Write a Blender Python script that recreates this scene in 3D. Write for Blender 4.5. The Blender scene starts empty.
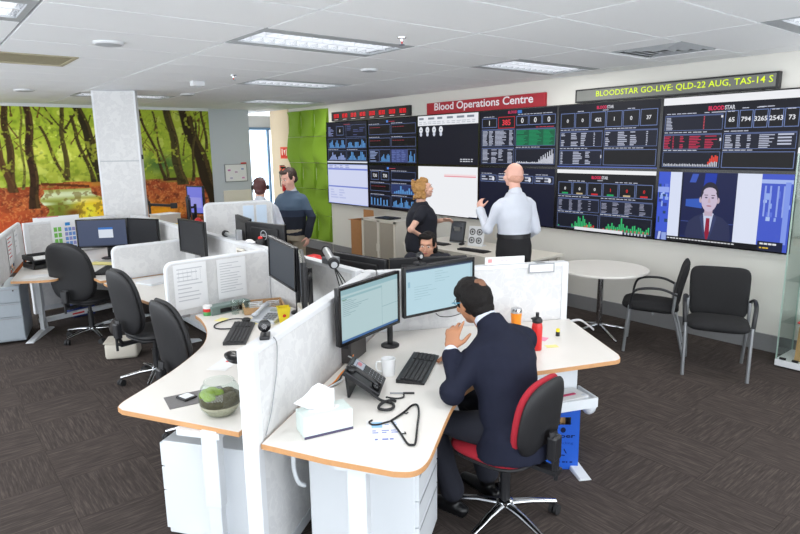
import bpy, bmesh, math, random
import numpy as np
from mathutils import Vector, Matrix
random.seed(7)
SC = bpy.context.scene
COL = SC.collection
PI = math.pi

# ------------------------------------------------------------------ camera
cam_d = bpy.data.cameras.new('camera')
cam_d.sensor_width = 36.0
cam_d.lens = 36.0 * 606.0 / 800.0
cam_d.clip_start = 0.05
cam = bpy.data.objects.new('camera', cam_d)
COL.objects.link(cam)
CR, CD, CF = (0.77661, -0.62980, -0.01327), (-0.13195, -0.14219, -0.98100), (0.61600, 0.76360, -0.19355)
def _o(v): return Vector(v).normalized()
_f = _o(CF); _r = _o(CR); _r = (_r - _r.dot(_f) * _f).normalized(); _u = _r.cross(_f)
cam.matrix_world = Matrix(((_r.x, _u.x, -_f.x, 0), (_r.y, _u.y, -_f.y, 0), (_r.z, _u.z, -_f.z, 2.0), (0, 0, 0, 1)))
SC.camera = cam

# ------------------------------------------------------------------ world (daylight through the open window side) and exposure
wd = bpy.data.worlds.new('daylight')
SC.world = wd
wd.use_nodes = True
wd.node_tree.nodes['Background'].inputs['Color'].default_value = (0.90, 0.95, 1.0, 1)
wd.node_tree.nodes['Background'].inputs['Strength'].default_value = 2.9
SC.view_settings.view_transform = 'Standard'
SC.view_settings.look = 'None'
SC.view_settings.gamma = 1.0
SC.view_settings.use_curve_mapping = False
SC.view_settings.exposure = 0.34
SC.cycles.max_bounces = 8
SC.cycles.sample_clamp_indirect = 4.0
LAMP_W = 13.0

# ------------------------------------------------------------------ helpers
def lin(c):
    c = c / 255.0
    return c / 12.92 if c <= 0.04045 else ((c + 0.055) / 1.055) ** 2.4
def rgb(r, g, b): return (lin(r), lin(g), lin(b), 1.0)

MATS = {}
def mat(name, col, rough=0.5, metal=0.0, noise=0.0, nscale=30.0, bump=0.0, spec=None, alpha=None, trans=0.0, emit=0.0, sheen=0.0, coord='Object'):
    if name in MATS: return MATS[name]
    m = bpy.data.materials.new(name); m.use_nodes = True
    nt = m.node_tree; b = nt.nodes['Principled BSDF']
    b.inputs['Base Color'].default_value = col
    b.inputs['Roughness'].default_value = rough
    b.inputs['Metallic'].default_value = metal
    if spec is not None: b.inputs['Specular IOR Level'].default_value = spec
    if trans: b.inputs['Transmission Weight'].default_value = trans
    if sheen: b.inputs['Sheen Weight'].default_value = sheen
    if emit:
        b.inputs['Emission Color'].default_value = col; b.inputs['Emission Strength'].default_value = emit
    if noise or bump:
        tc = nt.nodes.new('ShaderNodeTexCoord'); n = nt.nodes.new('ShaderNodeTexNoise')
        n.inputs['Scale'].default_value = nscale; n.inputs['Detail'].default_value = 3
        nt.links.new(tc.outputs[coord], n.inputs['Vector'])
        if noise:
            r = nt.nodes.new('ShaderNodeMix'); r.data_type = 'RGBA'
            r.inputs[6].default_value = tuple(min(1, c * (1 - noise)) for c in col[:3]) + (1,)
            r.inputs[7].default_value = tuple(min(1, c * (1 + noise)) for c in col[:3]) + (1,)
            nt.links.new(n.outputs['Fac'], r.inputs[0]); nt.links.new(r.outputs[2], b.inputs['Base Color'])
        if bump:
            bp = nt.nodes.new('ShaderNodeBump'); bp.inputs['Strength'].default_value = bump; bp.inputs['Distance'].default_value = 0.01
            nt.links.new(n.outputs['Fac'], bp.inputs['Height']); nt.links.new(bp.outputs['Normal'], b.inputs['Normal'])
    MATS[name] = m
    return m

def attr_mat(name, emission):
    m = bpy.data.materials.new(name); m.use_nodes = True
    nt = m.node_tree; b = nt.nodes['Principled BSDF']
    a = nt.nodes.new('ShaderNodeVertexColor'); a.layer_name = 'Col'
    if emission:
        b.inputs['Base Color'].default_value = (0.004, 0.004, 0.005, 1)
        nt.links.new(a.outputs['Color'], b.inputs['Emission Color'])
        b.inputs['Emission Strength'].default_value = emission
        b.inputs['Roughness'].default_value = 0.45
        b.inputs['Specular IOR Level'].default_value = 0.2
    else:
        nt.links.new(a.outputs['Color'], b.inputs['Base Color']); b.inputs['Roughness'].default_value = 0.7
        b.inputs['Specular IOR Level'].default_value = 0.2
    MATS[name] = m
    return m

class MB:
    """collects shapes; build() makes one mesh object"""
    def __init__(s): s.v = []; s.f = []; s.c = []
    def add(s, vs, fs, M=None):
        o = len(s.v)
        s.v += [tuple(M @ Vector(p)) if M else tuple(p) for p in vs]
        s.f += [tuple(i + o for i in q) for q in fs]
        return s
    def box(s, c, d, rz=0.0, bev=0.0, M=None, seg=2):
        x, y, z = d[0] / 2, d[1] / 2, d[2] / 2
        T = Matrix.Translation(c) @ Matrix.Rotation(rz, 4, 'Z')
        if M: T = M @ T
        if bev > 0:
            bm = bmesh.new(); bmesh.ops.create_cube(bm, size=1.0, matrix=Matrix.Diagonal((d[0], d[1], d[2], 1)))
            bmesh.ops.bevel(bm, geom=bm.edges[:], offset=min(bev, 0.49 * min(d)), segments=seg, affect='EDGES', profile=0.5)
            bm.verts.index_update()
            s.add([v.co[:] for v in bm.verts], [[v.index for v in f.verts] for f in bm.faces], T); bm.free()
            return s
        vs = [(-x, -y, -z), (x, -y, -z), (x, y, -z), (-x, y, -z), (-x, -y, z), (x, -y, z), (x, y, z), (-x, y, z)]
        return s.add(vs, [(0, 3, 2, 1), (4, 5, 6, 7), (0, 1, 5, 4), (1, 2, 6, 5), (2, 3, 7, 6), (3, 0, 4, 7)], T)
    def loft(s, pts, rad, n=12, side=None, closed=True, M=None):
        """tube through pts; rad: radius or (a, b) with a along side"""
        pts = [Vector(p) for p in pts]; N = len(pts); rings = []
        up = None
        for i, p in enumerate(pts):
            t = (pts[min(i + 1, N - 1)] - pts[max(i - 1, 0)])
            t = t.normalized() if t.length > 1e-9 else Vector((0, 0, 1))
            if side is not None: a = Vector(side) - Vector(side).dot(t) * t
            elif up is None: a = t.orthogonal()
            else: a = up - up.dot(t) * t
            if a.length < 1e-6: a = t.orthogonal()
            a.normalize(); up = a; b = t.cross(a)
            r = rad[i] if isinstance(rad, list) else rad
            ra, rb = (r if isinstance(r, (list, tuple)) else (r, r))
            rings.append([p + a * (ra * math.cos(2 * PI * k / n)) + b * (rb * math.sin(2 * PI * k / n)) for k in range(n)])
        vs = [tuple(q) for r in rings for q in r]; fs = []
        for i in range(N - 1):
            for k in range(n):
                k2 = (k + 1) % n
                fs.append((i * n + k, i * n + k2, (i + 1) * n + k2, (i + 1) * n + k))
        if closed: fs += [tuple(range(n))[::-1], tuple((N - 1) * n + k for k in range(n))]
        return s.add(vs, fs, M)
    def cyl(s, p0, p1, r0, r1=None, n=16, M=None): return s.loft([p0, p1], [r0, r0 if r1 is None else r1], n, M=M)
    def tube(s, pts, r, n=8, M=None): return s.loft(pts, [r] * len(pts), n, M=M)
    def ell(s, c, r, n=16, m=10, R=None, M=None):
        vs = []; fs = []
        for i in range(m + 1):
            th = PI * i / m
            for k in range(n):
                ph = 2 * PI * k / n
                vs.append(Vector((r[0] * math.sin(th) * math.cos(ph), r[1] * math.sin(th) * math.sin(ph), r[2] * math.cos(th))))
        for i in range(m):
            for k in range(n):
                fs.append((i * n + k, (i + 1) * n + k, (i + 1) * n + (k + 1) % n, i * n + (k + 1) % n))
        T = Matrix.Translation(c)
        if R is not None: T = T @ R.to_4x4()
        if M: T = M @ T
        return s.add(vs, fs, T)
    def lathe(s, prof, n=28, c=(0, 0, 0), M=None, cap=True):
        vs = [(c[0] + r * math.cos(2 * PI * k / n), c[1] + r * math.sin(2 * PI * k / n), c[2] + z) for r, z in prof for k in range(n)]
        fs = []
        for i in range(len(prof) - 1):
            for k in range(n):
                k2 = (k + 1) % n; fs.append((i * n + k, i * n + k2, (i + 1) * n + k2, (i + 1) * n + k))
        if cap: fs += [tuple(range(n))[::-1], tuple((len(prof) - 1) * n + k for k in range(n))]
        return s.add(vs, fs, M)
    def prism(s, poly, z0, z1, M=None, caps=True):
        n = len(poly)
        vs = [(p[0], p[1], z0) for p in poly] + [(p[0], p[1], z1) for p in poly]
        fs = [(k, (k + 1) % n, n + (k + 1) % n, n + k) for k in range(n)]
        if caps: fs += [tuple(range(n))[::-1], tuple(n + k for k in range(n))]
        return s.add(vs, fs, M)
    def pillow(s, w, h, d, ex=3.0, bx=0.0, bz=0.0, n=36, rings=6, taper=0.0, M=None):
        """cushion in the XZ plane, thickness along Y"""
        vs = []; fs = []
        def pt(t, k, sg):
            a = 2 * PI * k / n; cx, sx = math.cos(a), math.sin(a)
            x = abs(cx) ** (2 / ex) * math.copysign(1, cx); z = abs(sx) ** (2 / ex) * math.copysign(1, sx)
            x *= t * w / 2 * (1 + taper * z * t); z *= t * h / 2
            y = sg * d / 2 * (1 - t ** 4) ** 0.5 if t < 1 else 0
            return (x, y + bx * x * x + bz * z * z, z)
        ts = [0.02] + [(i / rings) ** 0.7 for i in range(1, rings)] + [0.97, 1.0]
        seq = [(t, -1) for t in ts] + [(t, 1) for t in reversed(ts[:-1])]
        for t, sg in seq: vs += [pt(t, k, sg) for k in range(n)]
        for i in range(len(seq) - 1):
            for k in range(n):
                k2 = (k + 1) % n; fs.append((i * n + k, i * n + k2, (i + 1) * n + k2, (i + 1) * n + k))
        fs += [tuple(range(n))[::-1], tuple((len(seq) - 1) * n + k for k in range(n))]
        return s.add(vs, fs, M)
    def mesh(s, name):
        me = bpy.data.meshes.new(name); me.from_pydata(s.v, [], s.f); me.update()
        bm = bmesh.new(); bm.from_mesh(me); bmesh.ops.recalc_face_normals(bm, faces=bm.faces); bm.to_mesh(me); bm.free()
        return me
    def build(s, name, m, parent=None, smooth=False, auto=None):
        me = s.mesh(name)
        me.materials.append(m if not isinstance(m, str) else MATS[m])
        if smooth: me.polygons.foreach_set('use_smooth', [True] * len(me.polygons))
        if auto: me.set_sharp_from_angle(angle=math.radians(auto))
        o = bpy.data.objects.new(name, me); COL.objects.link(o)
        if parent: o.parent = parent
        return o

def S(o, label=None, cat=None, group=None, kind=None):
    if label: o['label'] = label
    if cat: o['category'] = cat
    if group: o['group'] = group
    if kind: o['kind'] = kind
    return o
def thing(name, label, cat, loc=(0, 0, 0), rz=0.0, group=None):
    o = bpy.data.objects.new(name, None); COL.objects.link(o); o.empty_display_size = 0.1
    o.location = loc; o.rotation_euler = (0, 0, rz)
    return S(o, label, cat, group)
def R(d): return math.radians(d)
def copy_tree(o, parent=None):
    c = o.copy(); COL.objects.link(c); c.parent = parent
    for ch in list(o.children): copy_tree(ch, c)
    return c

_tc = {}
def text_geo(s, res=2, off=0.0):
    k = (s, res, off)
    if k in _tc: return _tc[k]
    cu = bpy.data.curves.new('t', 'FONT'); cu.body = s; cu.size = 1.0; cu.resolution_u = res; cu.offset = off
    ob = bpy.data.objects.new('t', cu); COL.objects.link(ob)
    me = ob.to_mesh()
    vs = [v.co[:2] for v in me.vertices]; fs = [tuple(p.vertices) for p in me.polygons]
    ob.to_mesh_clear(); bpy.data.objects.remove(ob); bpy.data.curves.remove(cu)
    xs = [v[0] for v in vs] or [0]; ys = [v[1] for v in vs] or [0]
    _tc[k] = (vs, fs, min(xs), max(xs), min(ys), max(ys))
    return _tc[k]

class Canvas:
    """flat print: coloured shapes in layers, local X right, Z up, front towards -Y"""
    def __init__(s): s.v = []; s.f = []; s.c = []; s.L = 0
    def _add(s, pts, fs, col):
        o = len(s.v); y = -0.00005 * s.L; s.L += 1
        s.v += [(p[0], y, p[1]) for p in pts]; s.f += [tuple(i + o for i in q) for q in fs]; s.c += [rgb(*col)] * len(fs)
    def rect(s, x0, z0, x1, z1, col): s._add([(x0, z0), (x1, z0), (x1, z1), (x0, z1)], [(0, 1, 2, 3)], col)
    def rects(s, L, col):
        pts = []; fs = []
        for x0, z0, x1, z1 in L:
            o = len(pts); pts += [(x0, z0), (x1, z0), (x1, z1), (x0, z1)]; fs.append((o, o + 1, o + 2, o + 3))
        if pts: s._add(pts, fs, col)
    def frame(s, x0, z0, x1, z1, t, col): s.rects([(x0, z0, x1, z0 + t), (x0, z1 - t, x1, z1), (x0, z0 + t, x0 + t, z1 - t), (x1 - t, z0 + t, x1, z1 - t)], col)
    def poly(s, pts, col): s._add(pts, [tuple(range(len(pts)))], col)
    def ell(s, cx, cz, a, b, col, n=24): s.poly([(cx + a * math.cos(2 * PI * k / n), cz + b * math.sin(2 * PI * k / n)) for k in range(n)], col)
    def text(s, t, x, z, h, col, al='c', w=None, off=0.0, res=2):
        vs, fs, x0, x1, z0, z1 = text_geo(t, res, off)
        k = h / max(1e-6, (z1 - z0)); kx = k if w is None else w / max(1e-6, x1 - x0)
        ox = x - (kx * (x1 - x0) / 2 if al == 'c' else 0)
        s._add([(ox + (p[0] - x0) * kx, z + (p[1] - z0) * k) for p in vs], fs, col)
    def build(s, name, m, parent=None, M=None):
        me = bpy.data.meshes.new(name); me.from_pydata([tuple(M @ Vector(p)) if M else p for p in s.v], [], s.f); me.update()
        ca = me.color_attributes.new('Col', 'FLOAT_COLOR', 'CORNER')
        buf = []
        for p, c in zip(me.polygons, s.c): buf += list(c) * p.loop_total
        ca.data.foreach_set('color', buf)
        me.materials.append(MATS[m])
        o = bpy.data.objects.new(name, me); COL.objects.link(o)
        if parent: o.parent = parent
        return o

def catmull(P, n=8):
    out = []
    for i in range(len(P) - 1):
        p0 = Vector(P[max(i - 1, 0)]); p1 = Vector(P[i]); p2 = Vector(P[i + 1]); p3 = Vector(P[min(i + 2, len(P) - 1)])
        for k in range(n):
            t = k / n
            out.append(tuple(0.5 * ((2 * p1) + (p2 - p0) * t + (2 * p0 - 5 * p1 + 4 * p2 - p3) * t * t + (3 * p1 - p0 - 3 * p2 + p3) * t ** 3)))
    out.append(tuple(P[-1])); return out

# ------------------------------------------------------------------ materials
mat('white_laminate', rgb(225, 221, 215), 0.35, noise=0.015, nscale=6)
mat('oak_edge', rgb(196, 146, 98), 0.5, noise=0.12, nscale=40)
mat('white_metal', rgb(214, 218, 222), 0.4, noise=0.01, nscale=5)
mat('white_trim', rgb(219, 221, 224), 0.45, noise=0.01, nscale=5)
mat('grey_metal', rgb(150, 153, 156), 0.35, 0.6, noise=0.04)
mat('chrome', rgb(205, 207, 210), 0.14, 1.0, noise=0.03)
mat('black_plastic', rgb(26, 26, 29), 0.42, noise=0.1)
mat('black_gloss', rgb(12, 12, 15), 0.2, noise=0.05)
mat('black_rubber', rgb(30, 30, 32), 0.65, noise=0.1)
mat('key_grey', rgb(48, 48, 50), 0.6, noise=0.1)
mat('black_fabric', rgb(22, 22, 24), 0.9, noise=0.25, nscale=300, bump=0.05)
mat('black_leather', rgb(22, 22, 25), 0.55, noise=0.15, nscale=90, bump=0.06)
mat('red_fabric', rgb(158, 22, 40), 0.85, noise=0.15, nscale=200, bump=0.04)
mat('grey_cabinet', rgb(150, 158, 165), 0.45, noise=0.03)
mat('cream_metal', rgb(222, 217, 205), 0.5, noise=0.02)
mat('tambour', rgb(176, 168, 154), 0.6, noise=0.04)
mat('tambour_dark', rgb(140, 132, 120), 0.7, noise=0.04)
mat('cardboard', rgb(176, 126, 82), 0.85, noise=0.08, nscale=20)
mat('kraft', rgb(172, 136, 92), 0.85, noise=0.08, nscale=20)
mat('paper', rgb(228, 228, 228), 0.8, noise=0.01)
mat('wall_paint', rgb(219, 217, 210), 0.8, noise=0.015, nscale=3)
mat('wall_cream', rgb(232, 212, 180), 0.8, noise=0.015, nscale=3)
mat('wall_blue', rgb(190, 196, 202), 0.8, noise=0.015, nscale=3)
mat('skirting', rgb(128, 128, 130), 0.6, noise=0.05)
mat('ceiling_tile', rgb(244, 246, 248), 0.9, noise=0.025, nscale=120)
mat('ceiling_void', rgb(90, 92, 94), 0.9, noise=0.05)
mat('diffuser', rgb(240, 242, 246), 0.6, emit=1.4, noise=0.0)
mat('louvre_dark', rgb(120, 118, 110), 0.4, 0.5, noise=0.1)
mat('vent_metal', rgb(176, 180, 184), 0.5, noise=0.04)
mat('red_sign', rgb(172, 28, 44), 0.5, noise=0.03)
mat('yellow', rgb(236, 212, 40), 0.5, noise=0.05)
mat('yellow_pale', rgb(236, 226, 150), 0.8, noise=0.05)
mat('orange_cup', rgb(240, 138, 24), 0.3, noise=0.05)
mat('red_plastic', rgb(206, 36, 34), 0.35, noise=0.05)
mat('blue_plastic', rgb(18, 84, 190), 0.5, noise=0.05)
mat('beige_plastic', rgb(198, 192, 180), 0.5, noise=0.03)
mat('grey_cloth', rgb(112, 110, 110), 0.9, noise=0.15, nscale=60)
mat('phone_grey', rgb(196, 200, 206), 0.45, noise=0.03)
mat('moss', rgb(124, 148, 40), 0.9, noise=0.5, nscale=60, bump=0.6)
mat('soil', rgb(84, 76, 58), 0.95, noise=0.5, nscale=80, bump=0.6)
mat('pebble', rgb(168, 160, 140), 0.9, noise=0.35, nscale=90, bump=0.5)
mat('cream_board', rgb(226, 220, 206), 0.85, noise=0.04, nscale=50)
def glass_mat(name, col, rough=0.02, mixf=0.14):
    m = bpy.data.materials.new(name); m.use_nodes = True; nt = m.node_tree
    for n in list(nt.nodes): nt.nodes.remove(n)
    out = nt.nodes.new('ShaderNodeOutputMaterial'); tr = nt.nodes.new('ShaderNodeBsdfTransparent'); gl = nt.nodes.new('ShaderNodeBsdfGlossy')
    fr = nt.nodes.new('ShaderNodeLayerWeight'); fr.inputs['Blend'].default_value = 0.25
    mth = nt.nodes.new('ShaderNodeMath'); mth.operation = 'MULTIPLY_ADD'; mth.inputs[1].default_value = 0.55; mth.inputs[2].default_value = mixf * 0.2
    pw = nt.nodes.new('ShaderNodeMath'); pw.operation = 'POWER'; pw.inputs[1].default_value = 3.0
    mx = nt.nodes.new('ShaderNodeMixShader')
    tr.inputs['Color'].default_value = col; gl.inputs['Roughness'].default_value = rough
    nt.links.new(fr.outputs['Facing'], pw.inputs[0]); nt.links.new(pw.outputs[0], mth.inputs[0]); nt.links.new(mth.outputs[0], mx.inputs[0]); nt.links.new(tr.outputs[0], mx.inputs[1]); nt.links.new(gl.outputs[0], mx.inputs[2])
    nt.links.new(mx.outputs[0], out.inputs['Surface'])
    MATS[name] = m
glass_mat('glass', (0.93, 0.96, 0.95, 1))
glass_mat('window_glass', (0.92, 0.96, 1.0, 1))
attr_mat('screen', 0.72)
attr_mat('print', 0)
attr_mat('led', 1.1)

def panel_fabric():
    m = mat('panel_fabric', rgb(228, 227, 226), 0.75); nt = m.node_tree; b = nt.nodes['Principled BSDF']
    tc = nt.nodes.new('ShaderNodeTexCoord'); ns = nt.nodes.new('ShaderNodeTexNoise'); ns.inputs['Scale'].default_value = 9
    ad = nt.nodes.new('ShaderNodeMixRGB'); ad.blend_type = 'ADD'; ad.inputs[0].default_value = 0.22
    vo = nt.nodes.new('ShaderNodeTexVoronoi'); vo.feature = 'DISTANCE_TO_EDGE'; vo.inputs['Scale'].default_value = 15
    v2 = nt.nodes.new('ShaderNodeTexVoronoi'); v2.inputs['Scale'].default_value = 15
    rp = nt.nodes.new('ShaderNodeValToRGB'); rp.color_ramp.elements[0].position = 0.02; rp.color_ramp.elements[1].position = 0.09
    rp.color_ramp.elements[0].color = (0.67, 0.67, 0.67, 1); rp.color_ramp.elements[1].color = (0.625, 0.625, 0.63, 1)
    r2 = nt.nodes.new('ShaderNodeValToRGB'); r2.color_ramp.elements[0].position = 0.70; r2.color_ramp.elements[1].position = 0.78
    r2.color_ramp.elements[0].color = (0, 0, 0, 1); r2.color_ramp.elements[1].color = (1, 1, 1, 1)
    sp = nt.nodes.new('ShaderNodeSeparateColor')
    mx = nt.nodes.new('ShaderNodeMix'); mx.data_type = 'RGBA'; mx.inputs[7].default_value = (0.68, 0.68, 0.68, 1)
    L = nt.links.new
    L(tc.outputs['Object'], ns.inputs['Vector']); L(tc.outputs['Object'], ad.inputs[1]); L(ns.outputs['Color'], ad.inputs[2])
    L(ad.outputs[0], vo.inputs['Vector']); L(ad.outputs[0], v2.inputs['Vector']); L(vo.outputs['Distance'], rp.inputs[0])
    L(v2.outputs['Color'], sp.inputs[0]); L(sp.outputs[0], r2.inputs[0]); L(r2.outputs[0], mx.inputs[0]); L(rp.outputs[0], mx.inputs[6]); L(mx.outputs[2], b.inputs['Base Color'])
    bp = nt.nodes.new('ShaderNodeBump'); bp.inputs['Strength'].default_value = 0.15; bp.inputs['Distance'].default_value = 0.004
    L(vo.outputs['Distance'], bp.inputs['Height']); L(bp.outputs[0], b.inputs['Normal'])
panel_fabric()

TILE = 0.5
def carpet():
    m = mat('carpet', rgb(70, 64, 60), 0.95, spec=0.1); nt = m.node_tree; b = nt.nodes['Principled BSDF']; L = nt.links.new
    g = nt.nodes.new('ShaderNodeNewGeometry'); sx = nt.nodes.new('ShaderNodeSeparateXYZ'); L(g.outputs['Position'], sx.inputs[0])
    def M(op, a, bb=None, c=None):
        n = nt.nodes.new('ShaderNodeMath'); n.operation = op
        for i, q in enumerate((a, bb, c)):
            if q is None: continue
            if isinstance(q, (int, float)): n.inputs[i].default_value = q
            else: L(q, n.inputs[i])
        return n.outputs[0]
    cx = M('FLOOR', M('DIVIDE', sx.outputs[0], TILE)); cy = M('FLOOR', M('DIVIDE', sx.outputs[1], TILE))
    par = M('FLOORED_MODULO', M('ADD', cx, cy), 2.0)
    inv = M('SUBTRACT', 1.0, par)
    ua = M('ADD', M('MULTIPLY', sx.outputs[0], par), M('MULTIPLY', sx.outputs[1], inv))
    va = M('ADD', M('MULTIPLY', sx.outputs[1], par), M('MULTIPLY', sx.outputs[0], inv))
    cb = nt.nodes.new('ShaderNodeCombineXYZ'); L(M('MULTIPLY', ua, 6.0), cb.inputs[0]); L(M('MULTIPLY', va, 85.0), cb.inputs[1]); L(M('MULTIPLY', M('ADD', cx, M('MULTIPLY', cy, 7.3)), 3.1), cb.inputs[2])
    n = nt.nodes.new('ShaderNodeTexNoise'); n.inputs['Scale'].default_value = 1.0; n.inputs['Detail'].default_value = 3.0; n.inputs['Roughness'].default_value = 0.7
    L(cb.outputs[0], n.inputs['Vector'])
    rp = nt.nodes.new('ShaderNodeValToRGB'); e = rp.color_ramp.elements
    e[0].position = 0.34; e[0].color = rgb(58, 53, 50); e[1].position = 0.70; e[1].color = rgb(88, 79, 75)
    k = rp.color_ramp.elements.new(0.5); k.color = rgb(69, 62, 59)
    L(n.outputs['Fac'], rp.inputs[0])
    hs = nt.nodes.new('ShaderNodeTexWhiteNoise'); c2 = nt.nodes.new('ShaderNodeCombineXYZ'); L(cx, c2.inputs[0]); L(cy, c2.inputs[1]); L(c2.outputs[0], hs.inputs['Vector'])
    hv = nt.nodes.new('ShaderNodeHueSaturation'); L(M('MULTIPLY_ADD', hs.outputs['Value'], 0.10, 0.95), hv.inputs['Value']); L(rp.outputs[0], hv.inputs['Color'])
    L(hv.outputs[0], b.inputs['Base Color'])
    bp = nt.nodes.new('ShaderNodeBump'); bp.inputs['Strength'].default_value = 0.3; bp.inputs['Distance'].default_value = 0.004; L(n.outputs['Fac'], bp.inputs['Height']); L(bp.outputs[0], b.inputs['Normal'])
carpet()

# ================================================================== SETTING
WX, BY, CH = 6.34, 11.96, 2.80
XL, YN = -2.6, -2.0
fl = MB().box(((XL + 8.2) / 2, (YN + 14.2) / 2, -0.034), (8.2 - XL, 14.2 - YN, 0.06)).build('floor', 'carpet'); S(fl, 'dark brown-grey striped carpet floor', None, None, 'structure')
tile_me = MB().box((0, 0, 0.0), (TILE - 0.0015, TILE - 0.0015, 0.008)).mesh('carpet_tile'); tile_me.materials.append(MATS['carpet'])
cand = []
Fv, Rv, Uv = _f, _r, _u
def cpx(p):
    d = Vector(p) - Vector((0, 0, 2.0)); z = d.dot(Fv)
    if z < 0.1: return None
    return (400 + 606 * d.dot(Rv) / z, 267 - 606 * d.dot(Uv) / z, z)
for i in range(int(XL / TILE), int(WX / TILE)):
    for j in range(-2, int(13.5 / TILE)):
        c = ((i + .5) * TILE, (j + .5) * TILE, 0)
        q = cpx(c)
        if q and -140 < q[0] < 940 and 90 < q[1] < 720: cand.append((q[2], c))
cand.sort()
for _, c in cand[:285]:
    o = bpy.data.objects.new('carpet_tile', tile_me); COL.objects.link(o); o.parent = fl; o.location = (c[0], c[1], -0.004)

# ceiling with its tiles
ce = MB().box(((XL + WX) / 2 + 1.3, (YN + 14.2) / 2, CH + 0.19), (WX - XL + 2.6, 14.2 - YN, 0.04)).build('ceiling', 'ceiling_void'); S(ce, 'suspended ceiling of pale rectangular tiles', None, None, 'structure')
GX = [-1.96, -0.63, 0.70, 2.03, 3.36, 4.66, 5.98]; GY0, GD = 1.155, 0.692
LIGHTS = {(3, 4): 1, (5, 4): 1, (4, 8): 1, (5, 12): 1, (3, 12): 1, (5, 0): 1, (1, 4): 1, (1, 8): 1, (3, 0): 1, (1, 0): 1, (1, 12): 1}
VENT = {(5, 2), (2, 7)}
def celly(j): return GY0 + j * GD
tmesh = {}
for ci in range(-1, len(GX)):
    x0 = GX[ci] if ci >= 0 else XL; x1 = (GX[ci + 1] if ci + 1 < len(GX) else WX)
    if ci < 0: x1 = GX[0]
    for j in range(-4, 18):
        y0, y1 = celly(j), celly(j + 1)
        if (ci, j) in LIGHTS or (ci, j) in VENT: continue
        if j == 15: y1 = BY + 0.1
        if j > 15 and ci < 5: continue
        d = (round(x1 - x0 - 0.019, 3), round(y1 - y0 - 0.019, 3))
        if d not in tmesh:
            tmesh[d] = MB().box((0, 0, 0), (d[0], d[1], 0.02)).mesh('ceiling_tile'); tmesh[d].materials.append(MATS['ceiling_tile'])
        o = bpy.data.objects.new('ceiling_tile', tmesh[d]); COL.objects.link(o); o.parent = ce; o.location = ((x0 + x1) / 2, (y0 + y1) / 2, CH + 0.01)
# grid runners behind the joints
gr = MB()
for x in GX: gr.box((x, (YN + 14) / 2, CH + 0.026), (0.03, 14 - YN, 0.01))
for j in range(-4, 19): gr.box(((XL + WX) / 2, celly(j), CH + 0.032), (WX - XL, 0.03, 0.01))
gr.build('ceiling_grid', mat('grid_grey', rgb(112, 114, 118), 0.6, noise=0.02), ce)

# walls
wr = MB().box((WX + 0.05, (YN + 12.25) / 2, 1.5), (0.10, 12.25 - YN, 3.0)).build('wall_right', 'wall_paint'); S(wr, 'pale painted wall behind the video wall', None, None, 'structure')
wc = MB().box((WX - 0.01, (11.46 + 12.25) / 2, 1.4), (0.02, 12.25 - 11.46, 2.8)).build('wall_recess', 'wall_cream'); S(wc, 'cream wall strip with fire signs', None, None, 'structure')
wb = MB().box(((XL + 5.68) / 2, BY + 0.06, 1.4), (5.68 - XL, 0.12, 2.8)).build('wall_back', 'wall_blue'); S(wb, 'pale blue-grey end wall behind the forest mural', None, None, 'structure')
wf = MB().box((7.85, 13.95, 1.4), (0.5, 0.1, 2.8)).box((6.7, 13.95, 2.66), (2.8, 0.1, 0.28)).box((6.7, 13.95, 0.15), (2.8, 0.1, 0.3)).box((5.85, 13.95, 1.4), (0.9, 0.1, 2.8)).build('wall_far', 'wall_paint'); S(wf, 'far wall around the corridor window', None, None, 'structure')
ws = MB().box((8.1, 13.1, 1.4), (0.1, 1.8, 2.8)).build('wall_corridor', 'wall_cream'); S(ws, 'cream side wall of the corridor', None, None, 'structure')
bb = MB().box((WX - 0.011, (YN + 9.9) / 2, 0.083), (0.022, 9.9 - YN, 0.166)).build('baseboard_right', 'skirting'); S(bb, 'dark grey skirting below the video wall', None, None, 'structure')
bb2 = MB().box((WX - 0.011, 10.75, 0.083), (0.022, 1.6, 0.166)).build('baseboard_recess', 'skirting'); S(bb2, 'dark grey skirting below the green panel', None, None, 'structure')
tr = MB().box((2.0, BY - 0.015, 2.775), (5.66, 0.03, 0.05)).build('trim_1', 'white_trim'); S(tr, 'white trim strip above the forest mural', None, None, 'structure')
w1 = thing('window_1', 'tall bright window at the end of the corridor', None, (6.95, 13.92, 0.3)); w1['kind'] = 'structure'
MB().box((-0.62, -0.03, 1.11), (0.06, 0.08, 2.22)).box((0.62, -0.03, 1.11), (0.06, 0.08, 2.22)).box((0, -0.03, 0.03), (1.3, 0.08, 0.06)).box((0, -0.03, 2.19), (1.3, 0.08, 0.06)).box((0.13, -0.03, 1.11), (0.05, 0.07, 2.22)).build('window_frame', mat('blue_frame', rgb(104, 140, 170), 0.5, noise=0.03), w1)
MB().box((-0.24, -0.02, 1.11), (0.70, 0.008, 2.1)).build('pane', 'window_glass', w1)
MB().box((0.37, -0.02, 1.11), (0.44, 0.008, 2.1)).build('pane', 'window_glass', w1)

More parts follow.
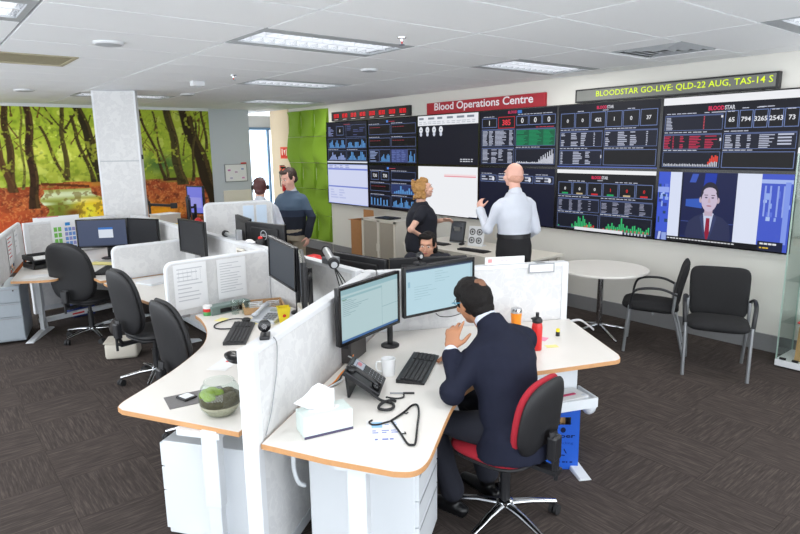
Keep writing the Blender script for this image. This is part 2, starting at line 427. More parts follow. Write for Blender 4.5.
# ceiling lights
def ceiling_light(ci, j, label):
    x0, x1 = GX[ci], GX[ci + 1]; y0, y1 = celly(j), celly(j + 1)
    w, d = x1 - x0 - 0.012, y1 - y0 - 0.012
    t = thing('ceiling_light', label, 'ceiling light', ((x0 + x1) / 2, (y0 + y1) / 2, CH), 0, 'recessed ceiling lights')
    f = MB()
    e = 0.115
    for sg in (-1, 1):
        f.box((0, sg * (d / 2 - e / 2), 0.006), (w, e, 0.012)); f.box((sg * (w / 2 - 0.02), 0, 0.0065), (0.04, d - 2 * e, 0.013))
    f.build('rim', 'vent_metal', t)
    h = MB()
    for sg in (-1, 1):
        h.box((0, sg * (d / 2 - e + 0.004), 0.05), (w - 0.08, 0.008, 0.076)); h.box((sg * (w / 2 - 0.044), 0, 0.05), (0.008, d - 2 * e, 0.076))
    h.build('reflector', mat('reflector', rgb(210, 212, 214), 0.25, 0.8, noise=0.02), t)
    MB().box((0, 0, 0.08), (w - 0.09, d - 2 * e, 0.012)).build('diffuser', 'diffuser', t)
    lv = MB().box((0, 0, 0.03), (w - 0.09, 0.012, 0.04))
    for k in range(13): lv.box((-(w - 0.14) / 2 + k * (w - 0.14) / 12, 0, 0.034), (0.006, d - 2 * e, 0.03))
    lv.build('louvre', mat('louvre', rgb(225, 227, 230), 0.3, 0.4, noise=0.02), t)
    la = bpy.data.lights.new('lamp', 'AREA'); la.shape = 'RECTANGLE'; la.size = w - 0.1; la.size_y = d - 2 * e - 0.02; la.energy = LAMP_W; la.color = (1.0, 0.985, 0.96)
    lo = bpy.data.objects.new('lamp', la); COL.objects.link(lo); lo.parent = t; lo.location = (0, 0, -0.004)
LL = {(3, 4): 'large bright recessed ceiling light over the middle of the desks', (5, 4): 'bright recessed ceiling light above the red banner sign', (4, 8): 'recessed ceiling light in the middle of the row of three receding',
      (5, 12): 'farthest recessed ceiling light, above the corridor opening', (3, 12): 'recessed ceiling light behind the tall white fabric tower', (5, 0): 'recessed ceiling light at the top right corner of the photo', (1, 4): 'recessed ceiling light at the top left corner of the photo'}
for k in LIGHTS: ceiling_light(k[0], k[1], LL.get(k, 'recessed ceiling light outside the picture, ' + {(1, 8): 'left of the tan air grille', (3, 0): 'above the camera on the right', (1, 0): 'above the camera on the left', (1, 12): 'before the left end of the mural'}.get(k, '')))
# vent
vx, vy = (GX[5] + GX[6]) / 2, (celly(2) + celly(3)) / 2
t = thing('ceiling_vent', 'square louvred air vent in the ceiling above the ticker sign', 'air vent', (vx, vy, CH))
for sg in (-1, 1): MB().box((sg * 0.5, 0, 0.01), (0.31, 0.68, 0.02)).build('filler_tile', 'ceiling_tile', t)
for k in range(4):
    a = 0.33 - k * 0.075
    m = MB()
    for sg in (-1, 1):
        m.box((0, 0, 0), (2 * a, 0.05, 0.006), M=Matrix.Translation((0, sg * (a - 0.025), 0.012)) @ Matrix.Rotation(sg * 0.5, 4, 'X'))
        m.box((0, 0, 0), (0.05, 2 * a - 0.1, 0.006), M=Matrix.Translation((sg * (a - 0.025), 0, 0.012)) @ Matrix.Rotation(-sg * 0.5, 4, 'Y'))
    m.build('vent_blade', 'vent_metal', t)
MB().box((0, 0, 0.06), (0.66, 0.66, 0.01)).build('vent_back', 'louvre_dark', t)
t = thing('return_air_grille', 'tan louvred return air grille in the ceiling at the left edge', 'air grille', (1.0, (celly(7) + celly(8)) / 2, CH))
MB().box((0.665, 0, 0.01), (0.71, 0.68, 0.02)).build('filler_tile', 'ceiling_tile', t)
gmt = mat('grille_tan', rgb(176, 168, 142), 0.5, noise=0.05)
gf = MB()
for sg in (-1, 1): gf.box((0, sg * 0.325, 0.004), (0.62, 0.03, 0.02)); gf.box((sg * 0.295, 0, 0.004), (0.03, 0.62, 0.02))
gf.build('rim', gmt, t)
for k in range(11): MB().box((0, 0, 0), (0.56, 0.045, 0.004), M=Matrix.Translation((0, -0.28 + k * 0.056, 0.016)) @ Matrix.Rotation(0.7, 4, 'X')).build('slat', gmt, t)
MB().box((0, 0, 0.06), (0.58, 0.62, 0.01)).build('plenum', 'louvre_dark', t)
# ceiling fittings
def disc(x, y, label, r=0.11):
    t = thing('ceiling_speaker', label, 'ceiling speaker', (x, y, CH), 0, 'round ceiling speakers')
    MB().lathe([(r, 0.0), (r, -0.012), (r * 0.93, -0.02), (r * 0.9, -0.02)], 28).build('ring', 'white_trim', t, True, 40)
    MB().lathe([(r * 0.89, -0.012), (r * 0.89, -0.019), (r * 0.5, -0.026)], 28).build('grille', 'vent_metal', t, True, 40)
disc(1.32, 5.07, 'largest round white ceiling speaker above the left desks')
disc(1.36, 9.4, 'round ceiling speaker near the mural on the left', 0.12)
disc(3.9, 5.3, 'round ceiling speaker between two bright ceiling lights', 0.09)
disc(3.35, 9.0, 'small far round ceiling speaker near the corridor', 0.10)
t = thing('motion_sensor', 'white box-shaped motion sensor on the ceiling', 'sensor', (2.84, 7.29, CH))
MB().box((0, 0, -0.03), (0.15, 0.1, 0.06), bev=0.01).build('housing', 'white_trim', t); MB().ell((0, -0.03, -0.06), (0.03, 0.02, 0.012)).build('lens', 'phone_grey', t, True)
for x, y, l in ((3.0, 3.66, 'ceiling sprinkler with red bulb near the large light'), (2.94, 6.5, 'small far ceiling sprinkler near the motion sensor')):
    t = thing('sprinkler', l, 'sprinkler', (x, y, CH), 0, 'ceiling sprinklers')
    MB().lathe([(0.035, 0), (0.033, -0.008), (0.014, -0.012), (0.012, -0.03)], 18).build('escutcheon', 'chrome', t, True, 40)
    MB().cyl((0, 0, -0.03), (0, 0, -0.05), 0.006).build('bulb', 'red_plastic', t); MB().cyl((0, 0, -0.05), (0, 0, -0.054), 0.022).build('deflector', 'chrome', t)

# mural -------------------------------------------------------------
def mural():
    X0, X1, Z0, Z1 = -0.8, 4.83, 0.0, 2.75
    nx, nz = 520, 250
    xs = np.linspace(X0, X1, nx); zs = np.linspace(Z0, Z1, nz)
    X, Z = np.meshgrid(xs, zs)
    rs = np.random.RandomState(3)
    def vn(sx, sz, oct=3, seed=0):
        r = np.random.RandomState(seed); out = np.zeros_like(X); amp = 1.0
        for o in range(oct):
            gw, gh = int((X1 - X0) * sx) + 3, int((Z1 - Z0) * sz) + 3
            g = r.rand(gh, gw); fx = (X - X0) * sx; fz = (Z - Z0) * sz
            ix, iz = fx.astype(int), fz.astype(int); tx, tz = fx - ix, fz - iz
            tx = tx * tx * (3 - 2 * tx); tz = tz * tz * (3 - 2 * tz)
            out += amp * ((g[iz, ix] * (1 - tx) + g[iz, ix + 1] * tx) * (1 - tz) + (g[iz + 1, ix] * (1 - tx) + g[iz + 1, ix + 1] * tx) * tz)
            amp *= 0.5; sx *= 2; sz *= 2
        return out / (2 - 0.5 ** (oct - 1))
    C = np.zeros(X.shape + (3,))
    def mixc(mask, col):
        nonlocal C
        mask = np.clip(mask, 0, 1)[..., None]; C = C * (1 - mask) + np.array(col, float) * mask
    n1 = vn(1.6, 1.6, 4, 1); n2 = vn(6, 6, 3, 2); n3 = vn(18, 18, 2, 4); n4 = vn(2.0, 9.0, 3, 6)
    C[:] = (176, 184, 62)
    mixc((n1 - 0.45) * 4, (214, 206, 92)); mixc((n2 - 0.55) * 4, (126, 146, 40)); mixc((n3 - 0.58) * 4, (88, 108, 34)); mixc((n2 < 0.36) * 0.6, (232, 224, 130))
    mixc(np.clip((3.0 - X), 0, 1) * 0.0 + np.clip((X - 3.3) * 2, 0, 1) * 0.35, (112, 120, 44))
    mixc(np.clip((1.95 - Z) * 2.2, 0, 0.8) * (n2 + 0.2), (120, 128, 40))
    mixc(np.exp(-((X - 3.85) / 0.4) ** 2 - ((Z - 1.75) / 0.16) ** 2) * 0.8, (52, 84, 48))
    mixc(np.exp(-((X - 1.2) / 0.3) ** 2 - ((Z - 2.1) / 0.5) ** 2) * 0.5, (150, 160, 60))
    # ground
    gz = 1.47 + 0.05 * (n1 - 0.5) + np.where(X < 1.7, -0.03, 0.0)
    ground = Z < gz
    mixc(ground * 1.0, (150, 66, 40)); mixc(ground * np.clip((n2 - 0.5) * 4, 0, 1), (186, 96, 56)); mixc(ground * np.clip((n3 - 0.55) * 5, 0, 1), (112, 50, 34)); mixc(ground * np.clip((1.75 - X) * 2, 0, .7) * np.clip((1.2 - Z) * 3, 0, 1), (200, 78, 44)); n5 = vn(40, 40, 2, 9); mixc(ground * np.clip((n5 - .6) * 5, 0, .6), (216, 140, 90))
    mixc(ground * (Z > 1.40) * np.clip((n2 - 0.4) * 3, 0, 0.7), (124, 116, 48))
    # stream
    def sl(a, b, t): return a + (b - a) * t
    tz = np.clip((1.36 - Z) / 0.7, 0, 1)
    xl = 1.78 + 0.05 * np.sin(Z * 20) + 0.10 * tz; xr = 2.62 + 0.45 * np.clip((1.25 - Z) * 4, 0, 1) + 0.05 * np.sin(Z * 13)
    water = (Z < 1.36) & (X > xl) & (X < xr)
    mixc(water * 1.0, (150, 150, 66)); mixc(water * np.clip((n4 - 0.45) * 5, 0, 1) * (Z > 1.1), (226, 226, 214)); mixc(water * np.exp(-((Z - 1.27) / 0.07) ** 2) * 0.85, (228, 224, 210))
    mixc(water * np.clip((X - 2.2) * 3, 0, 1) * np.clip((1.24 - Z) * 6, 0, 1), (244, 178, 32)); mixc(water * np.exp(-((X - 2.5) / 0.18) ** 2) * np.clip((1.2 - Z) * 5, 0, 1), (252, 220, 70))
    mixc(water * np.exp(-((X - 2.02) / 0.12) ** 2) * np.clip((1.2 - Z) * 6, 0, 1) * 0.8, (104, 112, 40)); mixc(water * np.exp(-((X - 2.25) / 0.13) ** 2 - ((Z - 0.95) / 0.06) ** 2), (120, 66, 30)); mixc(water * (n3 > 0.62) * 0.5, (110, 84, 34))
    mixc(np.exp(-((X - 2.5) / 0.3) ** 2 - ((Z - 1.42) / 0.05) ** 2) * 0.8, (214, 122, 50))
    mixc(np.exp(-((X - 3.75) / 0.35) ** 2 - ((Z - 0.85) / 0.14) ** 2) * 0.95, (240, 158, 30)); mixc(np.exp(-((X - 3.2) / 0.4) ** 2 - ((Z - 0.9) / 0.12) ** 2) * 0.8, (236, 150, 40))
    mixc((Z < 0.7) * 0.75, (96, 52, 28))
    mixc((np.abs(Z - 1.46) < 0.03) & (X > 3.85) & (X < 4.3), (58, 36, 24))
    mixc((np.abs(Z - 1.45 + 0.1 * (X - 2.0)) < 0.022) & (X > 1.8) & (X < 2.55), (96, 48, 26))
    # trunks
    rb = np.random.RandomState(12)
    TB = []
    for q in range(70):
        x0_ = rb.uniform(-.6, 4.8); z0_ = rb.uniform(1.8, 2.7); a_ = rb.uniform(-1.1, 1.1); l_ = rb.uniform(.2, .55)
        TB.append(((x0_ + l_ * math.sin(a_), z0_ + l_ * abs(math.cos(a_)) * .8), (x0_, z0_), rb.uniform(.012, .028), (84 + rb.randint(30), 72 + rb.randint(24), 36)))
    T = TB + [((1.41, 2.75), (1.39, 1.40), .10, (70, 50, 30)), ((1.20, 2.4), (1.37, 1.38), .09, (84, 54, 34)), ((1.73, 2.76), (1.68, 1.10), .115, (62, 40, 28)), ((1.63, 2.76), (1.55, 1.43), .035, (116, 110, 50)),
         ((2.50, 2.76), (2.78, 1.50), .15, (48, 40, 24)), ((2.23, 2.75), (2.21, 1.60), .07, (78, 66, 34)), ((1.88, 2.42), (2.19, 1.55), .05, (82, 64, 34)), ((2.36, 2.6), (2.62, 1.5), .06, (70, 58, 30)),
         ((3.49, 2.80), (3.90, 1.50), .05, (60, 44, 28)), ((4.03, 2.80), (4.20, 1.38), .15, (66, 56, 32)), ((4.30, 2.85), (4.88, 0.95), .24, (46, 34, 22)), ((3.75, 2.7), (3.94, 1.52), .04, (80, 70, 36)), ((0.6, 2.76), (0.7, 1.2), .14, (60, 46, 28)), ((0.1, 2.76), (0.0, 1.0), .12, (70, 46, 28)), ((-0.4, 2.7), (-0.3, 1.2), .07, (80, 60, 34)), ((3.05, 2.76), (3.1, 1.4), .12, (60, 46, 28)),
         ((2.0, 2.74), (2.25, 2.35), .03, (64, 54, 28)), ((2.55, 2.76), (2.27, 2.42), .035, (64, 54, 28)), ((2.75, 2.3), (2.45, 1.95), .03, (70, 58, 30)), ((1.85, 2.72), (2.05, 2.5), .03, (72, 60, 30)), ((4.55, 2.5), (4.42, 1.45), .05, (70, 58, 32)), ((4.7, 2.75), (4.75, 2.0), .05, (70, 58, 32)), ((3.3, 2.4), (3.2, 1.45), .05, (60, 50, 28))]
    for (ax, az), (bx, bz), wd_, col in T:
        t_ = np.clip((az - Z) / (az - bz), -0.02, 1.04); inside = (Z < az + 0.02) & (Z > bz - 0.04)
        cxx = ax + (bx - ax) * t_ + 0.02 * np.sin(Z * 7 + ax * 9) + 0.012 * (n2 - 0.5)
        hw = wd_ / 2 * (0.85 + 0.3 * t_ + 0.5 * np.clip(t_ - 0.9, 0, 1) * 5)
        d = np.abs(X - cxx) / hw
        mixc(inside * np.clip((1.15 - d) * 6, 0, 1), col); mixc(inside * (d < 0.9) * ((X - cxx) / hw > 0.35) * 0.35, (120, 92, 50)); mixc(inside * (d < 0.9) * np.clip((n3 - 0.55) * 4, 0, 0.5), (34, 26, 18))
    mixc((Z > 1.6) * np.clip((n2 * 0.4 + n3 * 0.6 - 0.6) * 8, 0, 0.7), (186, 186, 66))
    C = np.clip(C * np.array([1.07, 1.13, 1.05]), 0, 255) / 255.0
    Lc = np.where(C <= 0.04045, C / 12.92, ((C + 0.055) / 1.055) ** 2.4)
    vs = np.stack([X, np.zeros_like(X), Z], -1).reshape(-1, 3)
    idx = np.arange(nx * nz).reshape(nz, nx)
    q = np.stack([idx[:-1, :-1], idx[:-1, 1:], idx[1:, 1:], idx[1:, :-1]], -1).reshape(-1, 4)
    me = bpy.data.meshes.new('forest_mural'); me.from_pydata(vs.tolist(), [], q.tolist()); me.update()
    ca = me.color_attributes.new('Col', 'FLOAT_COLOR', 'POINT')
    ca.data.foreach_set('color', np.concatenate([Lc.reshape(-1, 3), np.ones((nx * nz, 1))], 1).ravel())
    me.materials.append(MATS['print'])
    o = bpy.data.objects.new('forest_mural', me); COL.objects.link(o); o.location = (0, BY - 0.006, 0)
    S(o, 'full-height printed wall mural of an autumn forest with a stream', 'wall mural')
mural()

# tall white fabric tower rising from the desks
def tower():
    a = R(-30); L_, D_ = 0.55, 0.13
    t = thing('fabric_tower', 'tall white patterned fabric tower reaching the ceiling before the mural', 'partition tower', (2.33, 8.92, 0), a)
    for z0, z1 in ((0.0, 0.75), (0.765, 1.862), (1.876, 2.78)):
        MB().box((0, 0, (z0 + z1) / 2), (L_ - 0.05, D_ - 0.008, z1 - z0)).build('fabric_panel', 'panel_fabric', t)
    MB().box((0, 0, 1.39), (L_ - 0.06, D_ - 0.03, 2.77)).build('core', 'vent_metal', t)
    for sg in (-1, 1): MB().box((sg * (L_ / 2 - 0.0125), 0, 1.395), (0.025, D_, 2.79)).build('edge_post', 'white_trim', t)
    MB().box((0, 0, 2.785), (L_ - 0.05, D_, 0.012)).build('top_cap', 'white_trim', t)
    MB().box((L_ / 2 + 0.008, 0, 1.92), (0.015, 0.05, 0.06)).build('latch', 'black_plastic', t)
tower()

# green acoustic tiles
t = thing('acoustic_panel', 'lime green wavy acoustic tile panel beside the video wall', 'acoustic panel', (WX, 9.93, 0.2))
gm = mat('lime_felt', rgb(122, 158, 36), 0.85, noise=0.06, nscale=30)
def wav(i, j):
    m = MB(); n = 10; w = 0.515; h = 0.508; vs = []; fs = []
    for a in range(n + 1):
        for b in range(n + 1):
            u, v = a / n, b / n
            dep = 0.03 + 0.035 * math.sin(PI * (u * 1.0 + 0.5 * math.sin(v * PI * 1.0 + j * PI))) + 0.01 * math.sin(v * 2 * PI)
            vs.append((-dep, u * (w - 0.008) + 0.004, v * (h - 0.008) + 0.004))
    k = len(vs)
    vs += [(-0.001, p[1], p[2]) for p in vs]
    for a in range(n):
        for b in range(n):
            q = a * (n + 1) + b; fs.append((q, q + n + 1, q + n + 2, q + 1)); fs.append(tuple(k + z for z in (q, q + 1, q + n + 2, q + n + 1)))
    per = [a * (n + 1) for a in range(n + 1)] + [n * (n + 1) + b for b in range(1, n + 1)] + [a * (n + 1) + n for a in range(n - 1, -1, -1)] + [b for b in range(n - 1, 0, -1)]
    for p, q in zip(per, per[1:] + per[:1]): fs.append((p, q, k + q, k + p))
    return m.add(vs, fs)
me_a = None
for i in range(3):
    for j in range(5):
        o = wav(i, j % 2).build('felt_tile', gm, t, True, 40); o.location = (0, i * 0.515, j * 0.508)
# fire signs and extinguisher
def wall_print(name, label, cat, y, z, w, h, draw, th=0.006, x=WX):
    t = thing(name, label, cat, (x - th, y, z), -PI / 2)
    MB().box((0, th / 2, h / 2), (w, th, h)).build('board', 'paper', t)
    c = Canvas(); draw(c, w, h); c.build('printed_face', 'print', t, Matrix.Translation((-w / 2, -0.0008, 0)))
    return t
def fsign(c, w, h):
    c.rect(0, 0, w, h, (236, 96, 60)); c.rect(w * .08, h * .1, w * .92, h * .9, (226, 60, 40)); c.rect(w * .16, h * .3, w * .3, h * .85, (250, 230, 210)); c.poly([(w * .42, h * .75), (w * .62, h * .75), (w * .52, h * .3)], (250, 236, 220)); c.rect(w * .70, h * .25, w * .80, h * .85, (250, 230, 210))
wall_print('fire_sign', 'orange-red fire equipment sign on the cream wall', 'sign', 11.67, 1.80, 0.34, 0.24, fsign, x=WX - 0.02)
wall_print('fire_notice', 'smaller orange notice under the fire sign', 'sign', 11.80, 1.5, 0.24, 0.16, lambda c, w, h: (c.rect(0, 0, w, h, (236, 130, 90)), c.rect(w * .1, h * .6, w * .9, h * .85, (200, 50, 40))), x=WX - 0.02)
t = thing('fire_extinguisher', 'red fire extinguisher with yellow band hung on the cream wall', 'fire extinguisher', (WX - 0.10, 11.56, 1.12))
MB().lathe([(0.055, 0), (0.07, 0.02), (0.07, 0.36), (0.05, 0.42), (0.02, 0.45), (0.02, 0.48)], 20).build('cylinder', 'red_plastic', t, True, 40)
MB().lathe([(0.072, 0.26), (0.072, 0.32)], 20).build('band', 'yellow', t, True, 40)
MB().box((-0.03, 0, 0.5), (0.12, 0.03, 0.04), bev=0.008).box((-0.05, 0, 0.54), (0.1, 0.02, 0.015)).build('valve_handle', 'black_plastic', t)
MB().tube(catmull([(-0.02, 0.02, 0.48), (-0.08, 0.05, 0.40), (-0.085, 0.05, 0.2), (-0.08, 0.04, 0.1)], 6), 0.01).build('hose', 'black_rubber', t, True)
MB().box((0.074, 0, 0.35), (0.012, 0.06, 0.12)).build('bracket', 'grey_metal', t)
# whiteboard and pin board on the end wall
t = thing('whiteboard', 'small whiteboard with magnets on the blue-grey end wall', 'whiteboard', (5.33, BY - 0.02, 1.36))
MB().box((0, 0.01, 0.17), (0.46, 0.018, 0.34)).build('board', 'paper', t)
MB().box((0, 0.008, 0.345), (0.49, 0.024, 0.015)).box((0, 0.008, -0.003), (0.49, 0.024, 0.015)).box((-0.238, 0.008, 0.17), (0.015, 0.024, 0.34)).box((0.238, 0.008, 0.17), (0.015, 0.024, 0.34)).build('rim', 'grey_metal', t)
for x, z, cc in ((-.15, .23, (190, 120, 170)), (0, .19, (190, 170, 190)), (.14, .25, (150, 170, 200)), (-.11, .07, (180, 180, 200)), (.15, .07, (210, 150, 190))):
    c = Canvas(); c.rect(x - .04, z - .03, x + .04, z + .03, (236, 232, 238)); c.rect(x - .03, z - .02, x + .03, z + .015, cc); c.build('note', 'print', t, Matrix.Translation((0, -0.001, 0)))
MB().box((0.17, -0.012, 0.365), (0.12, 0.03, 0.028), bev=0.008).build('eraser', 'red_plastic', t)
t = MB().box((5.33, BY - 0.012, 0.72), (0.60, 0.02, 0.92), bev=0.006).build('pin_board', 'cream_board'); S(t, 'cream fabric pin board below the whiteboard on the end wall', 'pin board')

# ================================================================== VIDEO WALL
SW, SH = 1.3175, 0.753
W_, H_ = SW - 0.03, SH - 0.03          # lit picture
NAVY = (12, 14, 28); LINE = (112, 132, 184); TXT = (196, 202, 224); DARK = (8, 9, 16)
rnd = random.Random(11)
def bars(c, x0, z0, x1, z1, rows, cols, col, wmin=.4, wmax=.95, skip=0.0):
    L = []; ch = (x1 - x0) / cols; rh = (z1 - z0) / rows
    for i in range(cols):
        for r in range(rows):
            if rnd.random() < skip: continue
            L.append((x0 + i * ch + ch * .04, z0 + r * rh + rh * .25, x0 + i * ch + ch * rnd.uniform(wmin, wmax), z0 + r * rh + rh * .75))
    c.rects(L, col)
def table(c, x0, z0, x1, z1, rows, colw, col=TXT, head=True, bg=(22, 26, 44), skip=0.1):
    c.rect(x0, z0, x1, z1, bg); c.frame(x0, z0, x1, z1, 0.004, LINE)
    if head: c.rect(x0, z1 - 0.016, x1, z1, (84, 98, 140))
    z1 -= 0.02
    for a, b, d in colw: bars(c, x0 + (x1 - x0) * a, z0 + 0.006, x0 + (x1 - x0) * b, z1, rows, 1, col, .55 * d, .98 * d, skip)
def title(c, x0, z, w, col=(214, 218, 236)): bars(c, x0, z, x0 + w, z + 0.014, 1, max(2, int(w / .05)), col, .7, .98)
def boxn(c, x0, z0, x1, z1, t, col=(236, 238, 244), fr=LINE, th=.34, bg=(14, 14, 20), foot=None):
    c.rect(x0, z0, x1, z1, bg); c.frame(x0, z0, x1, z1, 0.007, fr)
    if t: c.text(t, (x0 + x1) / 2, z0 + (z1 - z0) * (.5 - th / 2), (z1 - z0) * th, col, off=0.02)
    if foot: c.rect((x0 * .72 + x1 * .28), z0 + 0.012, (x0 * .28 + x1 * .72), z0 + 0.03, foot)
def logo(c, x, z, h=0.036):
    c.text('BLOOD', x, z, h, (232, 44, 96), 'l', w=h * 3.6, off=0.03); c.text('STAR', x + h * 3.7, z, h, (226, 228, 238), 'l', w=h * 2.3, off=0.02); c.rect(x + h * 2.2, z - h * .55, x + h * 4.2, z - h * .3, (180, 184, 200))
def chart(c, x0, z0, x1, z1, vals, col, w=.7, bg=(16, 20, 36), fr=LINE):
    c.rect(x0, z0, x1, z1, bg); c.frame(x0, z0, x1, z1, .004, fr); n = len(vals); d = (x1 - x0 - .03) / n
    c.rects([(x0 + .015 + i * d, z0 + .008, x0 + .015 + i * d + d * w, z0 + .008 + v * (z1 - z0 - .02)) for i, v in enumerate(vals) if v > 0], col)
def base(c, col=NAVY): c.rect(0, 0, W_, H_, col)
W, H = W_, H_
BL = (92, 152, 214)
def hump(n, k=3): return [max(0.05, abs(math.sin(i * PI * k / n)) * rnd.uniform(.5, 1)) for i in range(n)]
def s_c1t(c):
    base(c, (14, 16, 34)); title(c, W * .45, H * .93, .2, (220, 90, 110))
    bars(c, W * .04, H * .66, W * .2, H * .9, 8, 1, (140, 150, 200)); boxn(c, W * .26, H * .68, W * .44, H * .9, '0'); bars(c, W * .52, H * .66, W * .97, H * .9, 6, 3, (74, 84, 130), skip=.4); c.frame(W * .5, H * .63, W * .98, H * .92, .004, LINE)
    for a, b in ((.03, .49), (.51, .98)):
        chart(c, W * a, H * .36, W * b, H * .60, hump(14, 3), BL); chart(c, W * a, H * .06, W * b, H * .30, hump(14, 2), (150, 170, 226) if a < .1 else BL); title(c, W * a, H * .315, .35)
    c.rect(0, 0, W, H * .035, (226, 230, 244))
def s_c1b(c):
    base(c, (214, 220, 248)); c.rect(0, H * .86, W, H * .9, (120, 136, 220)); c.rect(0, H * .42, W, H * .455, (120, 136, 214)); bars(c, W * .03, H * .9, W * .6, H * .99, 2, 4, (150, 160, 214)); bars(c, W * .05, H * .12, W * .5, H * .38, 4, 2, (188, 196, 236)); c.frame(0, 0, W, H, .012, (176, 190, 244))
def s_c2t(c):
    base(c, (14, 16, 30)); title(c, W * .42, H * .93, .2, (226, 70, 100)); c.rect(W * .40, H * .92, W * .44, H * .97, (80, 140, 230))
    for a, b in ((.02, .48), (.5, .98)):
        for z0, z1 in ((.66, .88), (.38, .58)):
            c.rect(W * a, H * z0, W * b, H * z1, (12, 10, 16)); c.frame(W * a, H * z0, W * b, H * z1, .005, LINE); title(c, W * a + .03, H * (z1 - .07), .3, (170, 60, 76)); title(c, W * a, H * (z1 + .01), .3)
    table(c, W * .02, H * .03, W * .24, H * .32, 8, [(.05, .9, 1)], (150, 170, 214)); chart(c, W * .25, H * .03, W * .48, H * .32, hump(9, 2), BL); c.rect(W * .5, H * .03, W * .82, H * .32, (66, 78, 132)); chart(c, W * .82, H * .03, W * .98, H * .32, hump(6, 1.5), BL); bars(c, W * .5, H * .04, W * .8, H * .3, 7, 3, (100, 116, 176))
def s_c2b(c):
    base(c, (14, 16, 30)); title(c, W * .42, H * .92, .2, (226, 90, 110)); c.rect(W * .40, H * .91, W * .44, H * .96, (80, 140, 230))
    boxn(c, W * .05, H * .66, W * .22, H * .86, '730', th=.4); boxn(c, W * .27, H * .66, W * .44, H * .86, '730', th=.4)
    c.rect(W * .03, H * .40, W * .46, H * .58, (12, 10, 16)); c.frame(W * .03, H * .40, W * .46, H * .58, .005, LINE); title(c, W * .05, H * .5, .4, (150, 56, 70))
    chart(c, W * .49, H * .66, W * .97, H * .86, [.12] * 20 + [.2, .3], (120, 136, 190)); chart(c, W * .49, H * .36, W * .97, H * .58, [0, .2, .3, .4, .9, .5, .3, .4, .7, .35, .1], BL, bg=(42, 56, 104)); chart(c, W * .03, H * .05, W * .46, H * .30, [.8, 0, .75, 0, .7, .05, .8, 0, .6, .1, .65, 0], BL); chart(c, W * .49, H * .05, W * .97, H * .30, hump(18, 4), BL)
    for a in (.03, .49):
        for z in (.31, .59, .87): title(c, W * a, H * z, .4)
def s_c3t(c):
    base(c, (16, 18, 34)); c.rect(0, H * .80, W, H, (240, 242, 248)); bars(c, 0.02, H * .90, W * .98, H * .985, 1, 6, (130, 138, 150), .5, .8); bars(c, 0.02, H * .82, W * .98, H * .89, 2, 12, (196, 202, 210), .5, .9)
    for k in range(4): c.ell(.07 + k * .15, H * .71, .042, .05, (232, 236, 244), 14); c.ell(.07 + k * .15, H * .62, .028, .03, (210, 216, 232), 14); c.rect(.055 + k * .15, H * .7, .085 + k * .15, H * .72, (120, 130, 150))
    bars(c, W * .72, H * .05, W * .93, H * .13, 2, 5, (206, 210, 220), .6, .9)
def s_c3b(c):
    base(c, (246, 248, 252)); c.rect(W * .46, H * .795, W * .97, H * .815, (236, 150, 160)); c.rect(W * .46, H * .815, W * .97, H * .85, (250, 226, 230)); c.rect(W * .86, 0.0, W, H * .012, (30, 40, 80))
def s_c4t(c):
    base(c); c.text('BLOOD', W * .39, H * .935, .036, (226, 60, 110), 'l', w=.15, off=.02); c.rect(W * .515, H * .93, W * .57, H * .985, (60, 120, 200))
    title(c, W * .05, H * .885, .2); title(c, W * .52, H * .90, .55)
    boxn(c, W * .03, H * .70, W * .24, H * .87, '1', th=.5); boxn(c, W * .26, H * .68, W * .48, H * .885, '385', (244, 60, 74), (214, 40, 56), .5)
    for k in range(3): boxn(c, W * (.50 + k * .163), H * .72, W * (.655 + k * .163), H * .885, '0', th=.55)
    table(c, W * .03, H * .36, W * .48, H * .67, 12, [(.02, .2, 1), (.22, .38, 1), (.4, .8, 1), (.84, .98, 1)], skip=.05); table(c, W * .03, H * .04, W * .48, H * .33, 11, [(.02, .25, 1), (.3, .5, 1), (.52, .72, .8), (.8, .98, .9)], skip=.15)
    table(c, W * .50, H * .36, W * .985, H * .66, 12, [(.01, .32, 1.02), (.33, .68, 1.02), (.7, .98, 1)], (18, 150, 96), bg=(14, 96, 66), skip=.05); title(c, W * .75, H * .67, .28, (220, 60, 80))
    chart(c, W * .50, H * .04, W * .985, H * .31, [.05 + .1 * rnd.random() for _ in range(22)] + [.3, .2, .5, .3, .6, .45, .7, .35, .8, .5, .9, .6, 1, .7], (214, 218, 230), .8); title(c, W * .5, H * .325, .4)
def s_c4b(c):
    base(c, (14, 18, 44)); title(c, W * .45, H * .93, .12, (110, 130, 200))
    for k in range(4): title(c, W * (.03 + k * .245), H * .885, .2); boxn(c, W * (.02 + k * .245), H * .74, W * (.245 + k * .245), H * .87, None, bg=(18, 20, 40)); bars(c, W * (.03 + k * .245), H * .76, W * (.24 + k * .245), H * .86, 2, 2, (190, 196, 216), .5, .9); c.ell(W * (.2 + k * .245), H * .80, .022, .03, (226, 230, 240), 12)
def numrow(c, z0, z1, items, x0=.02, x1=.985):
    n = len(items); d = (x1 - x0) / n
    for k, (t_, col, ft) in enumerate(items): boxn(c, W * (x0 + k * d), H * z0, W * (x0 + (k + 1) * d - .008), H * z1, t_, col, th=.24, foot=ft)
WHT = (236, 238, 244)
